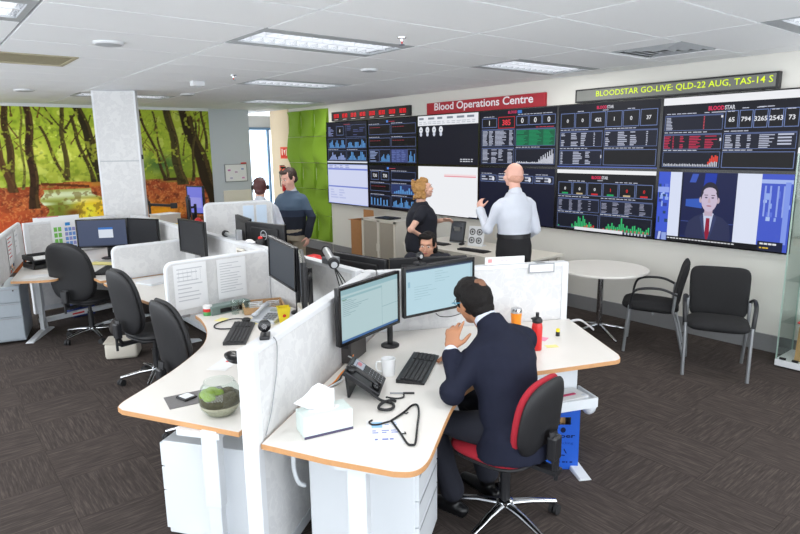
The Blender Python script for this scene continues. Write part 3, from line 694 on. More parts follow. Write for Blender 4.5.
def s_c5t(c):
    base(c); logo(c, W * .40, H * .915); title(c, W * .2, H * .885, .1); title(c, W * .7, H * .885, .1)
    numrow(c, .63, .875, [('0', WHT, None), ('0', WHT, None), ('422', WHT, None), ('1', WHT, None), ('0', WHT, None), ('37', WHT, None)])
    for a, b in ((.02, .47), (.49, .985)): title(c, W * a, H * .595, .4); table(c, W * a, H * .33, W * b, H * .585, 8, [(.02, .12, 1), (.26, .46, 1), (.5, .64, 1), (.8, .84, .9)], skip=.1); title(c, W * a, H * .295, .5 if a > .1 else .4)
    table(c, W * .02, H * .04, W * .47, H * .285, 8, [(.02, .1, .8), (.32, .58, 1), (.62, .78, .9)], skip=.12); c.rect(W * .49, H * .04, W * .985, H * .285, (22, 22, 26)); c.frame(W * .49, H * .04, W * .985, H * .285, .006, LINE); c.rect(W * .46, H * .15, W * .47, H * .2, (220, 224, 236))
    c.rect(0, 0, W, .012, (90, 110, 190))
def s_c5b(c):
    base(c, (18, 18, 26)); c.rect(0, H * .94, W, H, (246, 247, 250)); logo(c, W * .38, H * .855); title(c, W * .13, H * .805, .24); title(c, W * .62, H * .805, .28)
    RD = (232, 40, 40); numrow(c, .58, .795, [('0', WHT, (30, 170, 100)), ('0', WHT, (200, 180, 140)), ('0', WHT, (214, 40, 48)), ('1', RD, (30, 170, 100)), ('0', RD, (200, 180, 140)), ('0', RD, (214, 40, 48))])
    for a, b in ((.02, .47), (.485, .985)):
        title(c, W * a, H * .545, .45); title(c, W * a, H * .285, .38); table(c, W * a, H * .31, W * b, H * .53, 9, [(.02, .12, 1), (.28, .4, .9), (.5, .62, 1), (.75, .84, .9)] if a < .1 else [(.02, .18, 1), (.24, .4, 1), (.48, .64, 1), (.76, .9, .9)], (158, 162, 186), skip=.12)
    v1 = [.1, 0, 0, 0, 0, 0, 0, 0, 0, .25, .1, .45, .35, .85, .75, .5, .95, .7, .4, .3, .5, .35, .15, .1, .05]
    v2 = [.05, .05, .05, .3, .5, .35, .6, .4, .3, .35, .55, 1, .6, .35, .5, .3, .3, .5, .55, .3, .45, .4, .25, .2, .35, .5]
    chart(c, W * .02, H * .03, W * .47, H * .275, v1, (52, 186, 112), .75); chart(c, W * .485, H * .03, W * .985, H * .275, v2, (52, 186, 112), .75)
    c.rects([(W * .30 + k * .03, H * .04, W * .30 + k * .03 + .018, H * (.06 + .02 * (k % 3))) for k in range(6)], (214, 60, 56)); c.rects([(W * .52 + k * .05, H * .045, W * .52 + k * .05 + .02, H * .075) for k in range(12)], (190, 90, 90)); c.rect(W * .22, 0.004, W * .72, H * .055, (232, 234, 240)); c.rects([(W * .74 + k * .04, .004, W * .74 + k * .04 + .02, .03) for k in range(7)], (200, 204, 216))
def s_c6t(c):
    base(c); c.rect(0, H * .90, W, H, (246, 247, 251)); logo(c, W * .36, H * .80, .042)
    title(c, W * .03, H * .765, .32); title(c, W * .72, H * .805, .14); table(c, W * .02, H * .54, W * .475, H * .755, 9, [(.02, .16, 1)], skip=0); c.rects([(W * .33, H * (.555 + k * .02), W * .338, H * (.566 + k * .02)) for k in range(9)], (230, 80, 96)); c.rect(W * .46, H * .70, W * .475, H * .73, (230, 232, 240)); title(c, W * .33, H * .765, .14)
    for k, t_ in enumerate(('65', '794', '3265', '2543', '73')): boxn(c, W * (.49 + k * .101), H * .55, W * (.585 + k * .101), H * .785, t_, th=.26); title(c, W * (.505 + k * .101), H * .80 if k in (1, 2) else H * .765, .07)
    title(c, W * .02, H * .505, .45); title(c, W * .49, H * .505, .24); table(c, W * .02, H * .28, W * .475, H * .495, 8, [(.0, .14, 1.02), (.16, .2, 1), (.29, .38, 1), (.45, .68, 1), (.72, .94, 1)], (206, 44, 84), bg=(26, 18, 34), skip=.06); table(c, W * .49, H * .28, W * .985, H * .495, 8, [(.02, .16, 1), (.18, .28, .9), (.34, .42, .9), (.5, .72, 1)], skip=.08); bars(c, W * .86, H * .32, W * .98, H * .48, 4, 1, TXT, .5, .95); c.rect(W * .462, H * .39, W * .475, H * .43, (220, 224, 236))
    title(c, W * .02, H * .255, .36); title(c, W * .49, H * .255, .28)
    v = [.2] + [.12 + .08 * rnd.random() for _ in range(26)] + [.3, .5, .7, .6, .72, .66]
    chart(c, W * .02, H * .03, W * .475, H * .245, v, (206, 210, 222), .6)
    d = (W * .455 - .03) / 33
    c.rects([(W * .02 + .015 + (27 + i) * d, H * .03 + .008 + .5 * q * .14, W * .02 + .015 + (27 + i) * d + d * .9, H * .03 + .012 + q * .15) for i, q in enumerate((.3, .5, .7, .6, .72, .66))], (226, 66, 50))
    c.rect(W * .49, H * .03, W * .985, H * .245, (22, 22, 24)); c.frame(W * .49, H * .03, W * .985, H * .245, .006, LINE)
def s_c6b(c):
    base(c, (24, 36, 92)); c.rect(0, 0, W * .12, H, (64, 92, 214)); c.rect(W * .10, 0, W * .195, H, (222, 230, 252)); c.rect(W * .62, 0, W * .79, H, (226, 233, 252)); c.rect(W * .79, 0, W, H, (70, 92, 206)); c.rect(W * .195, 0, W * .21, H, (16, 22, 50))
    for k in range(26): x = rnd.choice((rnd.uniform(.0, .08), rnd.uniform(.80, .96))) ; z = rnd.uniform(.18, .75); c.rect(W * x, H * z, W * (x + rnd.uniform(.01, .04)), H * (z + rnd.uniform(.02, .09)), rnd.choice(((150, 176, 244), (96, 120, 226), (44, 60, 150), (176, 200, 248), (40, 70, 110))))
    for x in (.815, .85, .9, .94): c.rect(W * x, H * .45, W * (x + .012), H * .85, (150, 170, 240))
    c.rect(W * .79, H * .88, W, H * .93, (170, 190, 246)); c.rect(0, H * .7, W * .095, H * .78, (150, 170, 244)); c.rect(W * .95, H * .1, W * .985, H * .9, (132, 156, 240))
    c.poly([(W * .21, H), (W * .62, H), (W * .62, H * .1), (W * .21, H * .1)], (22, 30, 76)); c.poly([(W * .38, H * .99), (W * .47, H * .99), (W * .45, H * .55), (W * .36, H * .55)], (24, 56, 170)); c.poly([(W * .24, H * .62), (W * .37, H * .64), (W * .37, H * .50), (W * .24, H * .52)], (52, 92, 190)); c.poly([(W * .28, H * .98), (W * .33, H * .98), (W * .31, H * .86), (W * .26, H * .86)], (60, 90, 190)); c.rect(W * .21, H * .30, W * .62, H * .31, (60, 80, 150))
    x = W * .425
    c.poly([(x - .20, 0), (x - .225, H * .12), (x - .20, H * .30), (x - .13, H * .385), (x - .05, H * .43), (x + .05, H * .43), (x + .14, H * .385), (x + .21, H * .30), (x + .23, H * .12), (x + .21, 0)], (44, 50, 86))
    c.poly([(x - .05, H * .44), (x + .05, H * .44), (x + .075, H * .38), (x + .01, H * .05), (x - .01, H * .05), (x - .07, H * .36)], (206, 214, 240)); c.poly([(x - .018, H * .37), (x + .018, H * .37), (x + .024, H * .12), (x, H * .04), (x - .024, H * .12)], (150, 24, 56))
    c.poly([(x - .05, H * .43), (x - .085, H * .38), (x - .04, H * .15), (x - .004, H * .03), (x - .03, H * .22)], (54, 62, 104)); c.poly([(x + .05, H * .43), (x + .085, H * .38), (x + .04, H * .15), (x + .004, H * .03), (x + .03, H * .22)], (54, 62, 104))
    c.rect(x - .04, H * .40, x + .04, H * .52, (196, 176, 196)); c.ell(x - .087, H * .62, .014, .03, (196, 176, 190)); c.ell(x + .087, H * .62, .014, .03, (196, 176, 190)); c.ell(x, H * .70, .088, .125, (40, 38, 56)); c.ell(x, H * .62, .079, .115, (206, 190, 214)); c.ell(x, H * .735, .064, .045, (208, 194, 216))
    for sg in (-1, 1): c.ell(x + sg * .032, H * .655, .014, .007, (60, 56, 80), 12); c.rect(x + sg * .034 - .018, H * .685, x + sg * .034 + .018, H * .695, (80, 66, 74))
    c.poly([(x - .008, H * .65), (x + .004, H * .65), (x + .014, H * .585), (x - .014, H * .585)], (200, 174, 186)); c.ell(x, H * .54, .026, .007, (168, 112, 128), 12)
    c.rect(W * .01, 0, W * .80, H * .07, (16, 16, 20)); bars(c, W * .03, H * .025, W * .64, H * .055, 1, 24, (226, 228, 232), .7, .98); c.rect(W * .80, 0, W * .97, H * .125, (26, 32, 60)); bars(c, W * .815, H * .07, W * .93, H * .115, 1, 4, (232, 234, 240), .8, .98); bars(c, W * .815, H * .02, W * .88, H * .055, 1, 3, (226, 190, 60), .7, .95)
    c.rect(0, 0, W * .10, H * .12, (60, 80, 170)); c.poly([(W * .02, 0), (W * .04, 0), (W * .05, H * .12), (W * .03, H * .12)], (190, 200, 240)); c.rect(W * .055, 0, W * .095, H * .11, (150, 170, 230))
SCR = [[(s_c1t, 'dark dashboard of small blue charts, top left of the video wall'), (s_c1b, 'pale lilac screen, bottom left of the video wall')],
       [(s_c2t, 'dark dashboard with red text above the tambour cabinet, upper row'), (s_c2b, 'dark dashboard showing 730 twice above the tambour cabinet, lower row')],
       [(s_c3t, 'screen with white top band and four white icons on navy'), (s_c3b, 'blank white screen behind the woman in black')],
       [(s_c4t, 'dashboard with red 385 box and green table'), (s_c4b, 'mostly plain navy screen behind the bald man in white shirt')],
       [(s_c5t, 'dashboard with six number boxes and dark tables, below the ticker'), (s_c5b, 'dashboard with red zeros and green bar charts')],
       [(s_c6t, 'dashboard with 3265 and 2543 boxes and crimson table'), (s_c6b, 'television news picture of a presenter in suit and red tie')]]
VY = 9.95
for ci, colm in enumerate(SCR):
    for ri, (fn, lab) in enumerate(colm):
        yc = VY - SW * (ci + .5); z0 = 0.972 + (0 if ri else SH)
        t = thing('wall_display', lab, 'wall display', (6.285, yc, z0), -PI / 2, 'displays of the video wall')
        b = 0.014
        MB().box((0, 0.026, SH / 2), (SW - 0.004, 0.05, SH - 0.004)).build('housing', 'black_plastic', t)
        fr = MB()
        for sg in (-1, 1): fr.box((sg * (SW / 2 - b / 2 - 0.001), -0.002, SH / 2), (b, 0.01, SH - 0.003)); fr.box((0, -0.002, SH / 2 + sg * (SH / 2 - b / 2 - 0.001)), (SW - 2 * b - 0.002, 0.01, b))
        fr.build('bezel', 'black_gloss', t)
        c = Canvas(); fn(c); c.build('picture', 'screen', t, Matrix.Translation((-W_ / 2, -0.0005, 0.015)))
# red banner
t = thing('banner_sign', 'red banner sign reading Blood Operations Centre above the screens', 'sign', (6.29, 6.0, 2.478), -PI / 2)
MB().box((0, 0.024, 0.085), (2.2, 0.05, 0.168), bev=0.004).build('board', 'red_sign', t)
c = Canvas(); c.text('Blood Operations Centre', 0.0, 0.022, 0.14, (240, 236, 240), 'c', w=1.85, res=4, off=0.018); c.build('lettering', 'print', t, Matrix.Translation((0, -0.003, 0)))
# ticker
t = thing('led_ticker', 'dark LED ticker with yellow-green moving text above the right screens', 'ticker display', (6.27, 3.355, 2.485), -PI / 2)
MB().box((0, 0.035, 0.075), (2.17, 0.07, 0.15), bev=0.004).build('housing', 'black_plastic', t)
MB().box((0, -0.002, 0.075), (2.12, 0.006, 0.115)).build('window', mat('ticker_grey', rgb(112, 114, 110), 0.5, noise=0.03), t)
c = Canvas(); c.text('BLOODSTAR GO-LIVE: QLD-22 AUG, TAS-14 S', -0.80, 0.045, 0.072, (206, 230, 30), 'l', w=1.84, off=0.004); c.build('moving_text', 'led', t, Matrix.Translation((0, -0.008, 0)))
# clocks
t = thing('clock_strip', 'black strip of eight red digital clocks above the left screens', 'digital clocks', (6.285, 8.63, 2.49), -PI / 2)
MB().box((0, 0.03, 0.08), (2.24, 0.06, 0.16), bev=0.004).build('housing', 'black_plastic', t)
for k in range(8):
    c = Canvas(); x = -0.96 + k * 0.274
    c.rect(x - .09, .04, x + .09, .125, (30, 10, 14))
    for q in range(4): xx = x - .075 + q * .04 + (.01 if q > 1 else 0); c.rects([(xx, .055, xx + .008, .115), (xx + .02, .055, xx + .028, .115), (xx, .11, xx + .028, .118), (xx, .052, xx + .028, .06)] + ([(xx, .082, xx + .028, .09)] if (q + k) % 2 else []), (240, 34, 44))
    c.rect(x - .06, .016, x + .06, .026, (190, 176, 176)); c.build('clock_face', 'led', t, Matrix.Translation((0, -0.001, 0)))

# ================================================================== WORKSTATIONS
def partition(label, p0, p1, z1, th=0.075, z0=0.03, posts=(1, 1), name='desk_partition', mid=None):
    p0 = Vector(p0); p1 = Vector(p1); d = p1 - p0; L = d.length; a = math.atan2(d.y, d.x)
    t = thing(name, label, 'partition', (p0.x, p0.y, 0), a)
    x0 = 0.05 if posts[0] else 0.0; x1 = L - (0.05 if posts[1] else 0.0)
    MB().box(((x0 + x1) / 2, 0, (z0 + 0.06 + z1 - 0.03) / 2), (x1 - x0, th - 0.012, z1 - 0.03 - z0 - 0.06)).build('fabric_panel', 'panel_fabric', t)
    MB().box(((x0 + x1) / 2, 0, z1 - 0.015), (x1 - x0, th, 0.03), bev=0.004).build('top_rail', 'white_trim', t)
    MB().box(((x0 + x1) / 2, 0, z0 + 0.03), (x1 - x0, th, 0.06)).build('base_rail', 'white_metal', t)
    for k, xx in ((0, 0.025), (1, L - 0.025)):
        if posts[k]: MB().box((xx, 0, (z1 + 0.0) / 2), (0.05, th + 0.003, z1), bev=0.004).build('end_post', 'white_trim', t)
    return t
J1 = (2.43, 3.36); A0 = (1.033, 2.35); B1 = (3.745, 2.668); SPX = 2.385
def unit(a, b): v = Vector(b) - Vector(a); return v.normalized()
ad = unit(A0, J1); an = Vector((ad.y, -ad.x)); bd = unit(J1, B1); bn = Vector((bd.y, -bd.x))
PA = partition('white patterned partition with a webcam on top between the two near desks', A0, Vector(J1) - ad * 0.06, 1.155)
PB = partition('white partition behind the orange cup with a name plate on top', Vector(J1) + bd * 0.06, B1, 1.155)
PC = partition('white spine partition behind the left monitors with the silver arm', (SPX + 0.02, J1[1] + 0.07), (SPX, 4.74), 1.155, posts=(1, 0))
PD = partition('long white spine partition receding toward the mural with a cable box', (SPX, 4.75), (SPX, 6.52), 1.155, posts=(0, 0))
PE = partition('far spine partition beside the two dark monitors below the mural', (SPX, 6.53), (SPX - 0.02, 8.72), 1.155, posts=(0, 1))
MB().cyl((J1[0], J1[1], 0), (J1[0], J1[1], 1.157), 0.052, n=18).build('junction_post', 'white_trim', PA, True, 40)
jp = [o for o in PA.children if o.name.startswith('junction_post')][0]; jp.matrix_parent_inverse = PA.matrix_basis.inverted()
# desk-mounted screens with rounded corners
def screen_panel(label, p0, p1, z0, z1, sheets=(), th=0.035, side=1):
    p0 = Vector(p0); p1 = Vector(p1); d = p1 - p0; L = d.length; a = math.atan2(d.y, d.x); h = z1 - z0; r = 0.05
    t = thing('desk_screen', label, 'desk screen', (p0.x, p0.y, z0), a)
    out = [(0, 0), (L, 0)]
    for k in range(6): q = k / 5 * PI / 2; out.append((L - r + r * math.cos(q), h - r + r * math.sin(q)))
    for k in range(6): q = PI / 2 + k / 5 * PI / 2; out.append((r + r * math.cos(q), h - r + r * math.sin(q)))
    Mx = Matrix(((1, 0, 0, 0), (0, 0, -1, 0), (0, 1, 0, 0), (0, 0, 0, 1)))
    MB().prism(out, -th / 2, th / 2, M=Mx).build('fabric_board', 'panel_fabric', t)
    rim = MB(); pts = [(p[0], 0, p[1]) for p in out[1:]] + [(0, 0, 0)]
    rim.tube(pts, th * 0.56, 8); rim.build('rounded_rim', 'white_trim', t, True, 60)
    for sx in (0.12, L - 0.12): MB().box((sx, 0, -0.002), (0.06, 0.06, 0.02)).build('clamp', 'grey_metal', t)
    return t, L
t, L_ = screen_panel('rounded desk screen with two pinned paper sheets on the near left desk', (1.46, 4.66), (2.335, 4.72), 0.725, 1.145)
def pinned(loc, rz, w, h, lines, label, group=None, cols=((192, 194, 200),), bgc=(232, 233, 235), extra=None, tilt=0.0, name='pinned_sheet'):
    t = thing(name, label, 'paper', loc, rz, group)
    MB().box((w / 2, 0.0012, h / 2), (w, 0.0016, h), M=Matrix.Rotation(tilt, 4, 'Y')).build('sheet', 'paper', t)
    c = Canvas(); c.rect(.003, .003, w - .003, h - .003, bgc); rr = random.Random(int(loc[0] * 1000 + loc[1] * 77))
    for k in range(lines):
        zz = h * (0.88 - 0.78 * k / max(1, lines)); c.rect(w * .1, zz, w * rr.uniform(.45, .9), zz + h * .2 / lines, rr.choice(cols))
    if extra: extra(c, w, h)
    c.build('print', 'print', t, Matrix.Rotation(tilt, 4, 'Y') @ Matrix.Translation((0, -0.0006, 0))); return t
def grid_x(c, w, h):
    for k in range(6): c.rect(w * (.15 + k * .13), h * .62, w * (.155 + k * .13), h * .86, (150, 154, 162))
pinned((1.505, 4.640, 0.775), R(3.9), 0.27, 0.36, 9, 'left of the two white sheets pinned on the rounded desk screen', 'sheets pinned on the desk screen', extra=grid_x)
pinned((1.86, 4.664, 0.80), R(3.9), 0.26, 0.33, 12, 'right of the two white sheets pinned on the rounded desk screen', 'sheets pinned on the desk screen')
screen_panel('low rounded desk screen behind the middle black chair', (1.52, 6.45), (2.335, 6.50), 0.725, 1.05)
t, L_ = screen_panel('tall pale rounded desk screen in front of the woman in white', (2.62, 6.78), (3.36, 6.60), 0.725, 1.39)
pinned((3.02, 6.655, 1.06), R(-13.7), 0.13, 0.30, 0, 'left of two pale blue sheets on the tall rounded desk screen', 'blue sheets', bgc=(206, 222, 240)); pinned((3.17, 6.62, 1.06), R(-13.7), 0.13, 0.30, 0, 'right of two pale blue sheets on the tall rounded desk screen', 'blue sheets', bgc=(206, 222, 240))
# left workstation panels
PL, _l = screen_panel('white desk screen at the far left edge with pinned papers and photos', (0.56, 6.9), (1.0, 8.60), 0.725, 1.15, th=.05)
PF = partition('white partition with a coloured seating chart below the mural', (1.05, 8.64), (2.18, 8.86), 1.15, th=0.06, posts=(1, 0))
lp = unit((0.56, 6.9), (1.0, 8.62)); la = math.atan2(lp.y, lp.x)
def on_left(s, z, off=0.034): q = Vector((0.56, 6.9)) + lp * s + Vector((lp.y, -lp.x)) * off; return (q.x, q.y, z)
pinned(on_left(0.62, .83), la, .34, .3, 6, 'white sheet with bold red bars on the far left partition', None, cols=((206, 50, 50), (196, 60, 60)))
pinned(on_left(1.12, .86), la, .28, .30, 4, 'plain white sheet with faint print on the far left partition', None, cols=((200, 202, 208),))
def photos(c, w, h):
    for k, q in enumerate(((150, 60, 50), (60, 90, 70), (196, 150, 120), (70, 60, 60), (220, 170, 130), (40, 60, 90))): c.rect(w * (.04 + (k % 3) * .32), h * (.08 + (k // 3) * .46), w * (.32 + (k % 3) * .32), h * (.48 + (k // 3) * .46), q)
pinned(on_left(0.60, .735), la, .30, .09, 0, 'row of small colour photos at the foot of the far left partition', None, extra=photos)
fd = unit((1.05, 8.64), (2.18, 8.86)); fa = math.atan2(fd.y, fd.x); q = Vector((1.05, 8.64)) + fd * 0.30 + Vector((fd.y, -fd.x)) * 0.034
def seatmap(c, w, h):
    for i in range(2):
        for k in range(4): c.rect(.03 + i * .05, .05 + k * .075, .07 + i * .05, .105 + k * .075, (120, 190, 90))
    for i in range(8):
        for k in range(5): c.rect(.16 + i * .045, .03 + k * .06, .197 + i * .045, .075 + k * .06, (110, 150, 214) if (i + k) % 3 else (150, 150, 206))
    for i in range(2): c.rect(.17 + i * .30, .34, .23 + i * .30, .38, (60, 140, 210))
    c.rect(.30, .37, .40, .40, (60, 70, 90))
    for i in range(2):
        for k in range(4): c.rect(.55 + i * .055, .09 + k * .07, .60 + i * .055, .145 + k * .07, (206, 70, 90))
pinned((q.x, q.y, .735), fa, .70, .42, 0, 'printed seating chart of green, blue and red squares on the partition', None, extra=seatmap, name='seating_chart')
q = Vector((1.05, 8.64)) + fd * 0.12; pinned((q.x, q.y + .02, 1.14), fa, .55, .06, 1, 'white strip sign with red mark standing on the chart partition', None, cols=((206, 120, 130),), name='strip_sign')

# desks -------------------------------------------------------------
def desk(label, poly, legs, zt=0.72, base=None, group=None):
    b = base or poly[0]
    t = thing('desk', label, 'desk', (b[0], b[1], 0), 0, group)
    P = [(p[0] - b[0], p[1] - b[1]) for p in poly]
    MB().prism(P, zt - 0.024, zt).build('worktop', 'white_laminate', t)
    # edge band: thin wall just proud of the worktop edge
    n = len(P); area = sum(P[i][0] * P[(i + 1) % n][1] - P[(i + 1) % n][0] * P[i][1] for i in range(n)); sg = 1 if area > 0 else -1
    out = []
    for i in range(n):
        a = Vector(P[i - 1]); c = Vector(P[i]); e = Vector(P[(i + 1) % n])
        d1 = (c - a).normalized(); d2 = (e - c).normalized(); nn = Vector((d1.y + d2.y, -(d1.x + d2.x)))
        nn = nn.normalized() * sg if nn.length > 1e-6 else Vector((0, 0))
        out.append(c + nn * 0.0035)
    vs = []; fs = []
    for i in range(n):
        for q_, z in ((P[i], zt - 0.0255), (out[i], zt - 0.0255), (out[i], zt - 0.0015), (P[i], zt - 0.0015)): vs.append((q_[0], q_[1], z))
    for i in range(n):
        j = (i + 1) % n
        for k in range(4): fs.append((i * 4 + k, j * 4 + k, j * 4 + (k + 1) % 4, i * 4 + (k + 1) % 4))
    MB().add(vs, fs).build('edge_band', 'oak_edge', t)
    for (x, y, a, f0, f1) in legs:
        lx, ly = x - b[0], y - b[1]
        Mz = Matrix.Translation((lx, ly, 0)) @ Matrix.Rotation(R(a), 4, 'Z')
        g = MB().box((0, 0, 0.50), (0.085, 0.055, 0.40), bev=0.004, M=Mz).box((0, 0, 0.18), (0.07, 0.042, 0.30), bev=0.003, M=Mz).box(((f0 + f1) / 2 * 0.8, 0, zt - 0.042), (0.5 * (f1 - f0), 0.06, 0.03), M=Mz).build('leg', 'white_metal', t)
        m = MB(); w0 = 0.04
        m.add([(f0, -w0, 0.001), (f1, -w0, 0.001), (f1, w0, 0.001), (f0, w0, 0.001), (f0, -w0 * .8, 0.012), (-0.06, -w0 * .8, 0.045), (0.06, -w0 * .8, 0.045), (f1, -w0 * .8, 0.012), (f0, w0 * .8, 0.012), (-0.06, w0 * .8, 0.045), (0.06, w0 * .8, 0.045), (f1, w0 * .8, 0.012)],
              [(0, 3, 2, 1), (4, 5, 9, 8), (5, 6, 10, 9), (6, 7, 11, 10), (0, 1, 7, 6, 5, 4), (3, 8, 9, 10, 11, 2), (0, 4, 8, 3), (1, 2, 11, 7)], Mz)
        m.build('foot', 'white_metal', t)
    return t
def off(p, v, k): return (p[0] + v.x * k, p[1] + v.y * k)
aE = math.degrees(math.atan2(an.y, an.x))
H1 = 0.042
pr = [off((1.075, 2.325), an, 0.0)] + [(1.22, 2.03), (1.376, 1.765)] + catmull([(1.376, 1.765), (1.44, 1.715), (1.53, 1.735), (1.688, 1.846), (1.85, 1.965), (2.02, 2.08), (2.22, 2.175), (2.46, 2.185), (2.80, 2.05), (3.10, 1.935), (3.22, 1.895), (3.29, 1.935), (3.33, 1.99)], 5)[1:] + [(3.74, 2.625)] + [off(J1, bn, H1), ]
pr[-1] = (J1[0] + 0.015, J1[1] - 0.062)
RD = desk('white near desk with phone, hanger and tissue box where the suited man sits', pr, [(1.335, 1.955, aE, -0.22, 0.30), (3.18, 2.28, -120, -0.35, 0.42)], base=(2.3, 2.6))
pl = [(0.70, 3.115), (1.055, 2.49)] + [off(J1, Vector((-ad.x, -ad.y)), 0.09)]
pl[1] = (1.045, 2.50); pl[2] = (J1[0] - 0.075, J1[1] + 0.012)
pl += [(SPX - 0.045, 3.5), (SPX - 0.045, 4.66), (1.645, 4.62)] + catmull([(1.645, 4.62), (1.63, 4.45), (1.549, 4.143), (1.405, 3.851), (1.152, 3.568), (0.911, 3.359), (0.74, 3.225), (0.695, 3.165)], 5)[1:]
LD = desk('white near desk with fish bowl and clutter left of the patterned partition', pl, [(0.975, 2.655, aE, -0.30, 0.16), (2.0, 4.45, 0, -0.38, 0.28)], base=(1.7, 3.6))
MDp = [(1.66, 4.76), (SPX - 0.045, 4.78), (SPX - 0.045, 6.44), (1.40, 6.42)] + catmull([(1.40, 6.42), (1.43, 5.9), (1.47, 5.5), (1.55, 5.05), (1.66, 4.76)], 5)[1:-1]
MD = desk('white middle desk between the two rounded desk screens', MDp, [(1.95, 5.0, 0, -0.42, 0.28), (2.02, 6.2, 0, -0.28, 0.22)], base=(1.9, 5.6))
NDp = [(SPX - 0.05, 6.55), (SPX - 0.06, 8.60), (2.1, 8.78), (1.06, 8.58), (0.70, 7.16)] + catmull([(0.70, 7.16), (0.84, 7.06), (1.0, 6.98), (1.1, 7.0), (1.2, 7.15), (1.3, 7.25), (1.37, 7.1), (1.38, 6.85), (1.40, 6.55)], 4)[1:]
ND = desk('white far left desk with two dark monitors below the mural', NDp, [(1.0, 7.66, -119, -0.2, 0.40), (1.9, 7.6, 0, -0.3, 0.25)], base=(1.6, 7.8))
# third and fourth desks on the far side of the spine
TDp = [(J1[0] + 0.065, J1[1] + 0.03), (3.70, 2.775)] + [(4.05, 3.35)] + catmull([(4.05, 3.35), (3.6, 3.62), (3.35, 3.9), (3.25, 4.3), (3.22, 4.7)], 5)[1:] + [(SPX + 0.045, 4.72), (SPX + 0.06, 3.5)]
TD = desk('white desk beyond the partition where the dark-haired woman sits', TDp, [(3.4, 3.3, -120, -0.3, 0.4), (2.85, 4.5, 0, -0.3, 0.4)], base=(2.9, 3.7))
QD = desk('white desk beyond the spine under the monitors with logo backs', [(SPX + 0.045, 4.80), (3.22, 4.80), (3.22, 6.52), (SPX + 0.045, 6.56)], [(2.85, 5.0, 0, -0.3, 0.4), (2.85, 6.3, 0, -0.3, 0.4)], base=(2.8, 5.7))
FD = desk('cluttered far desk below the mural with a yellow frame and monitor arm', [(2.46, 7.2), (3.1, 7.6), (3.35, 8.3), (3.2, 9.5), (2.68, 9.5), (2.66, 8.6), (2.46, 8.4)], [(2.75, 7.9, 90, -0.3, 0.3), (2.8, 9.0, 90, -0.3, 0.3)], base=(2.9, 8.4))

# pedestals
def pedestal(label, loc, rz, w, d, h, m='white_metal', n=3, heights=(.16, .16, .26)):
    """drawers face local -Y; origin at the centre of the footprint"""
    t = thing('drawer_pedestal', label, 'drawer unit', (loc[0], loc[1], 0), R(rz))
    MB().box((0, 0.0, 0.03 + (h - 0.03) / 2), (w, d - 0.02, h - 0.03), bev=0.005).build('carcass', m, t)
    z = h - 0.012
    for k in range(n):
        hh = heights[k] / sum(heights) * (h - 0.06)
        o = MB().box((0, -d / 2 + 0.001, z - hh / 2), (w - 0.008, 0.02, hh - 0.007), bev=0.003).build('drawer', m, t)
        MB().box((0, -d / 2 - 0.006, z - 0.018), (w * 0.9, 0.008, 0.010)).build('finger_pull', 'grey_metal', o); z -= hh
    for sx in (-1, 1):
        for sy in (-1, 1): MB().cyl((sx * (w / 2 - .05) - .012, sy * (d / 2 - .07), 0.0165), (sx * (w / 2 - .05) + .012, sy * (d / 2 - .07), 0.0165), 0.016).build('caster', 'black_rubber', t)
    MB().cyl((w / 2 - .06, -d / 2 - .012, h - .04), (w / 2 - .06, -d / 2 + .0, h - .04), .008).build('lock', 'chrome', t)
    return t
pv = Vector((-an.x, -an.y))   # away from the partition on the left side
c0 = Vector((1.045, 2.74)); pedestal('white drawer pedestal under the fish bowl desk', (1.155, 2.93), math.degrees(math.atan2(pv.y, pv.x)) + 90, 0.42, 0.50, 0.55)
pedestal('white drawer pedestal under the near desk with the hanger', (1.64, 2.26), aE + 90, 0.42, 0.54, 0.55)
pedestal('grey drawer pedestal under the far left desk', (0.66, 7.72), -104 + 90, 0.42, 0.62, 0.62, 'grey_cabinet')

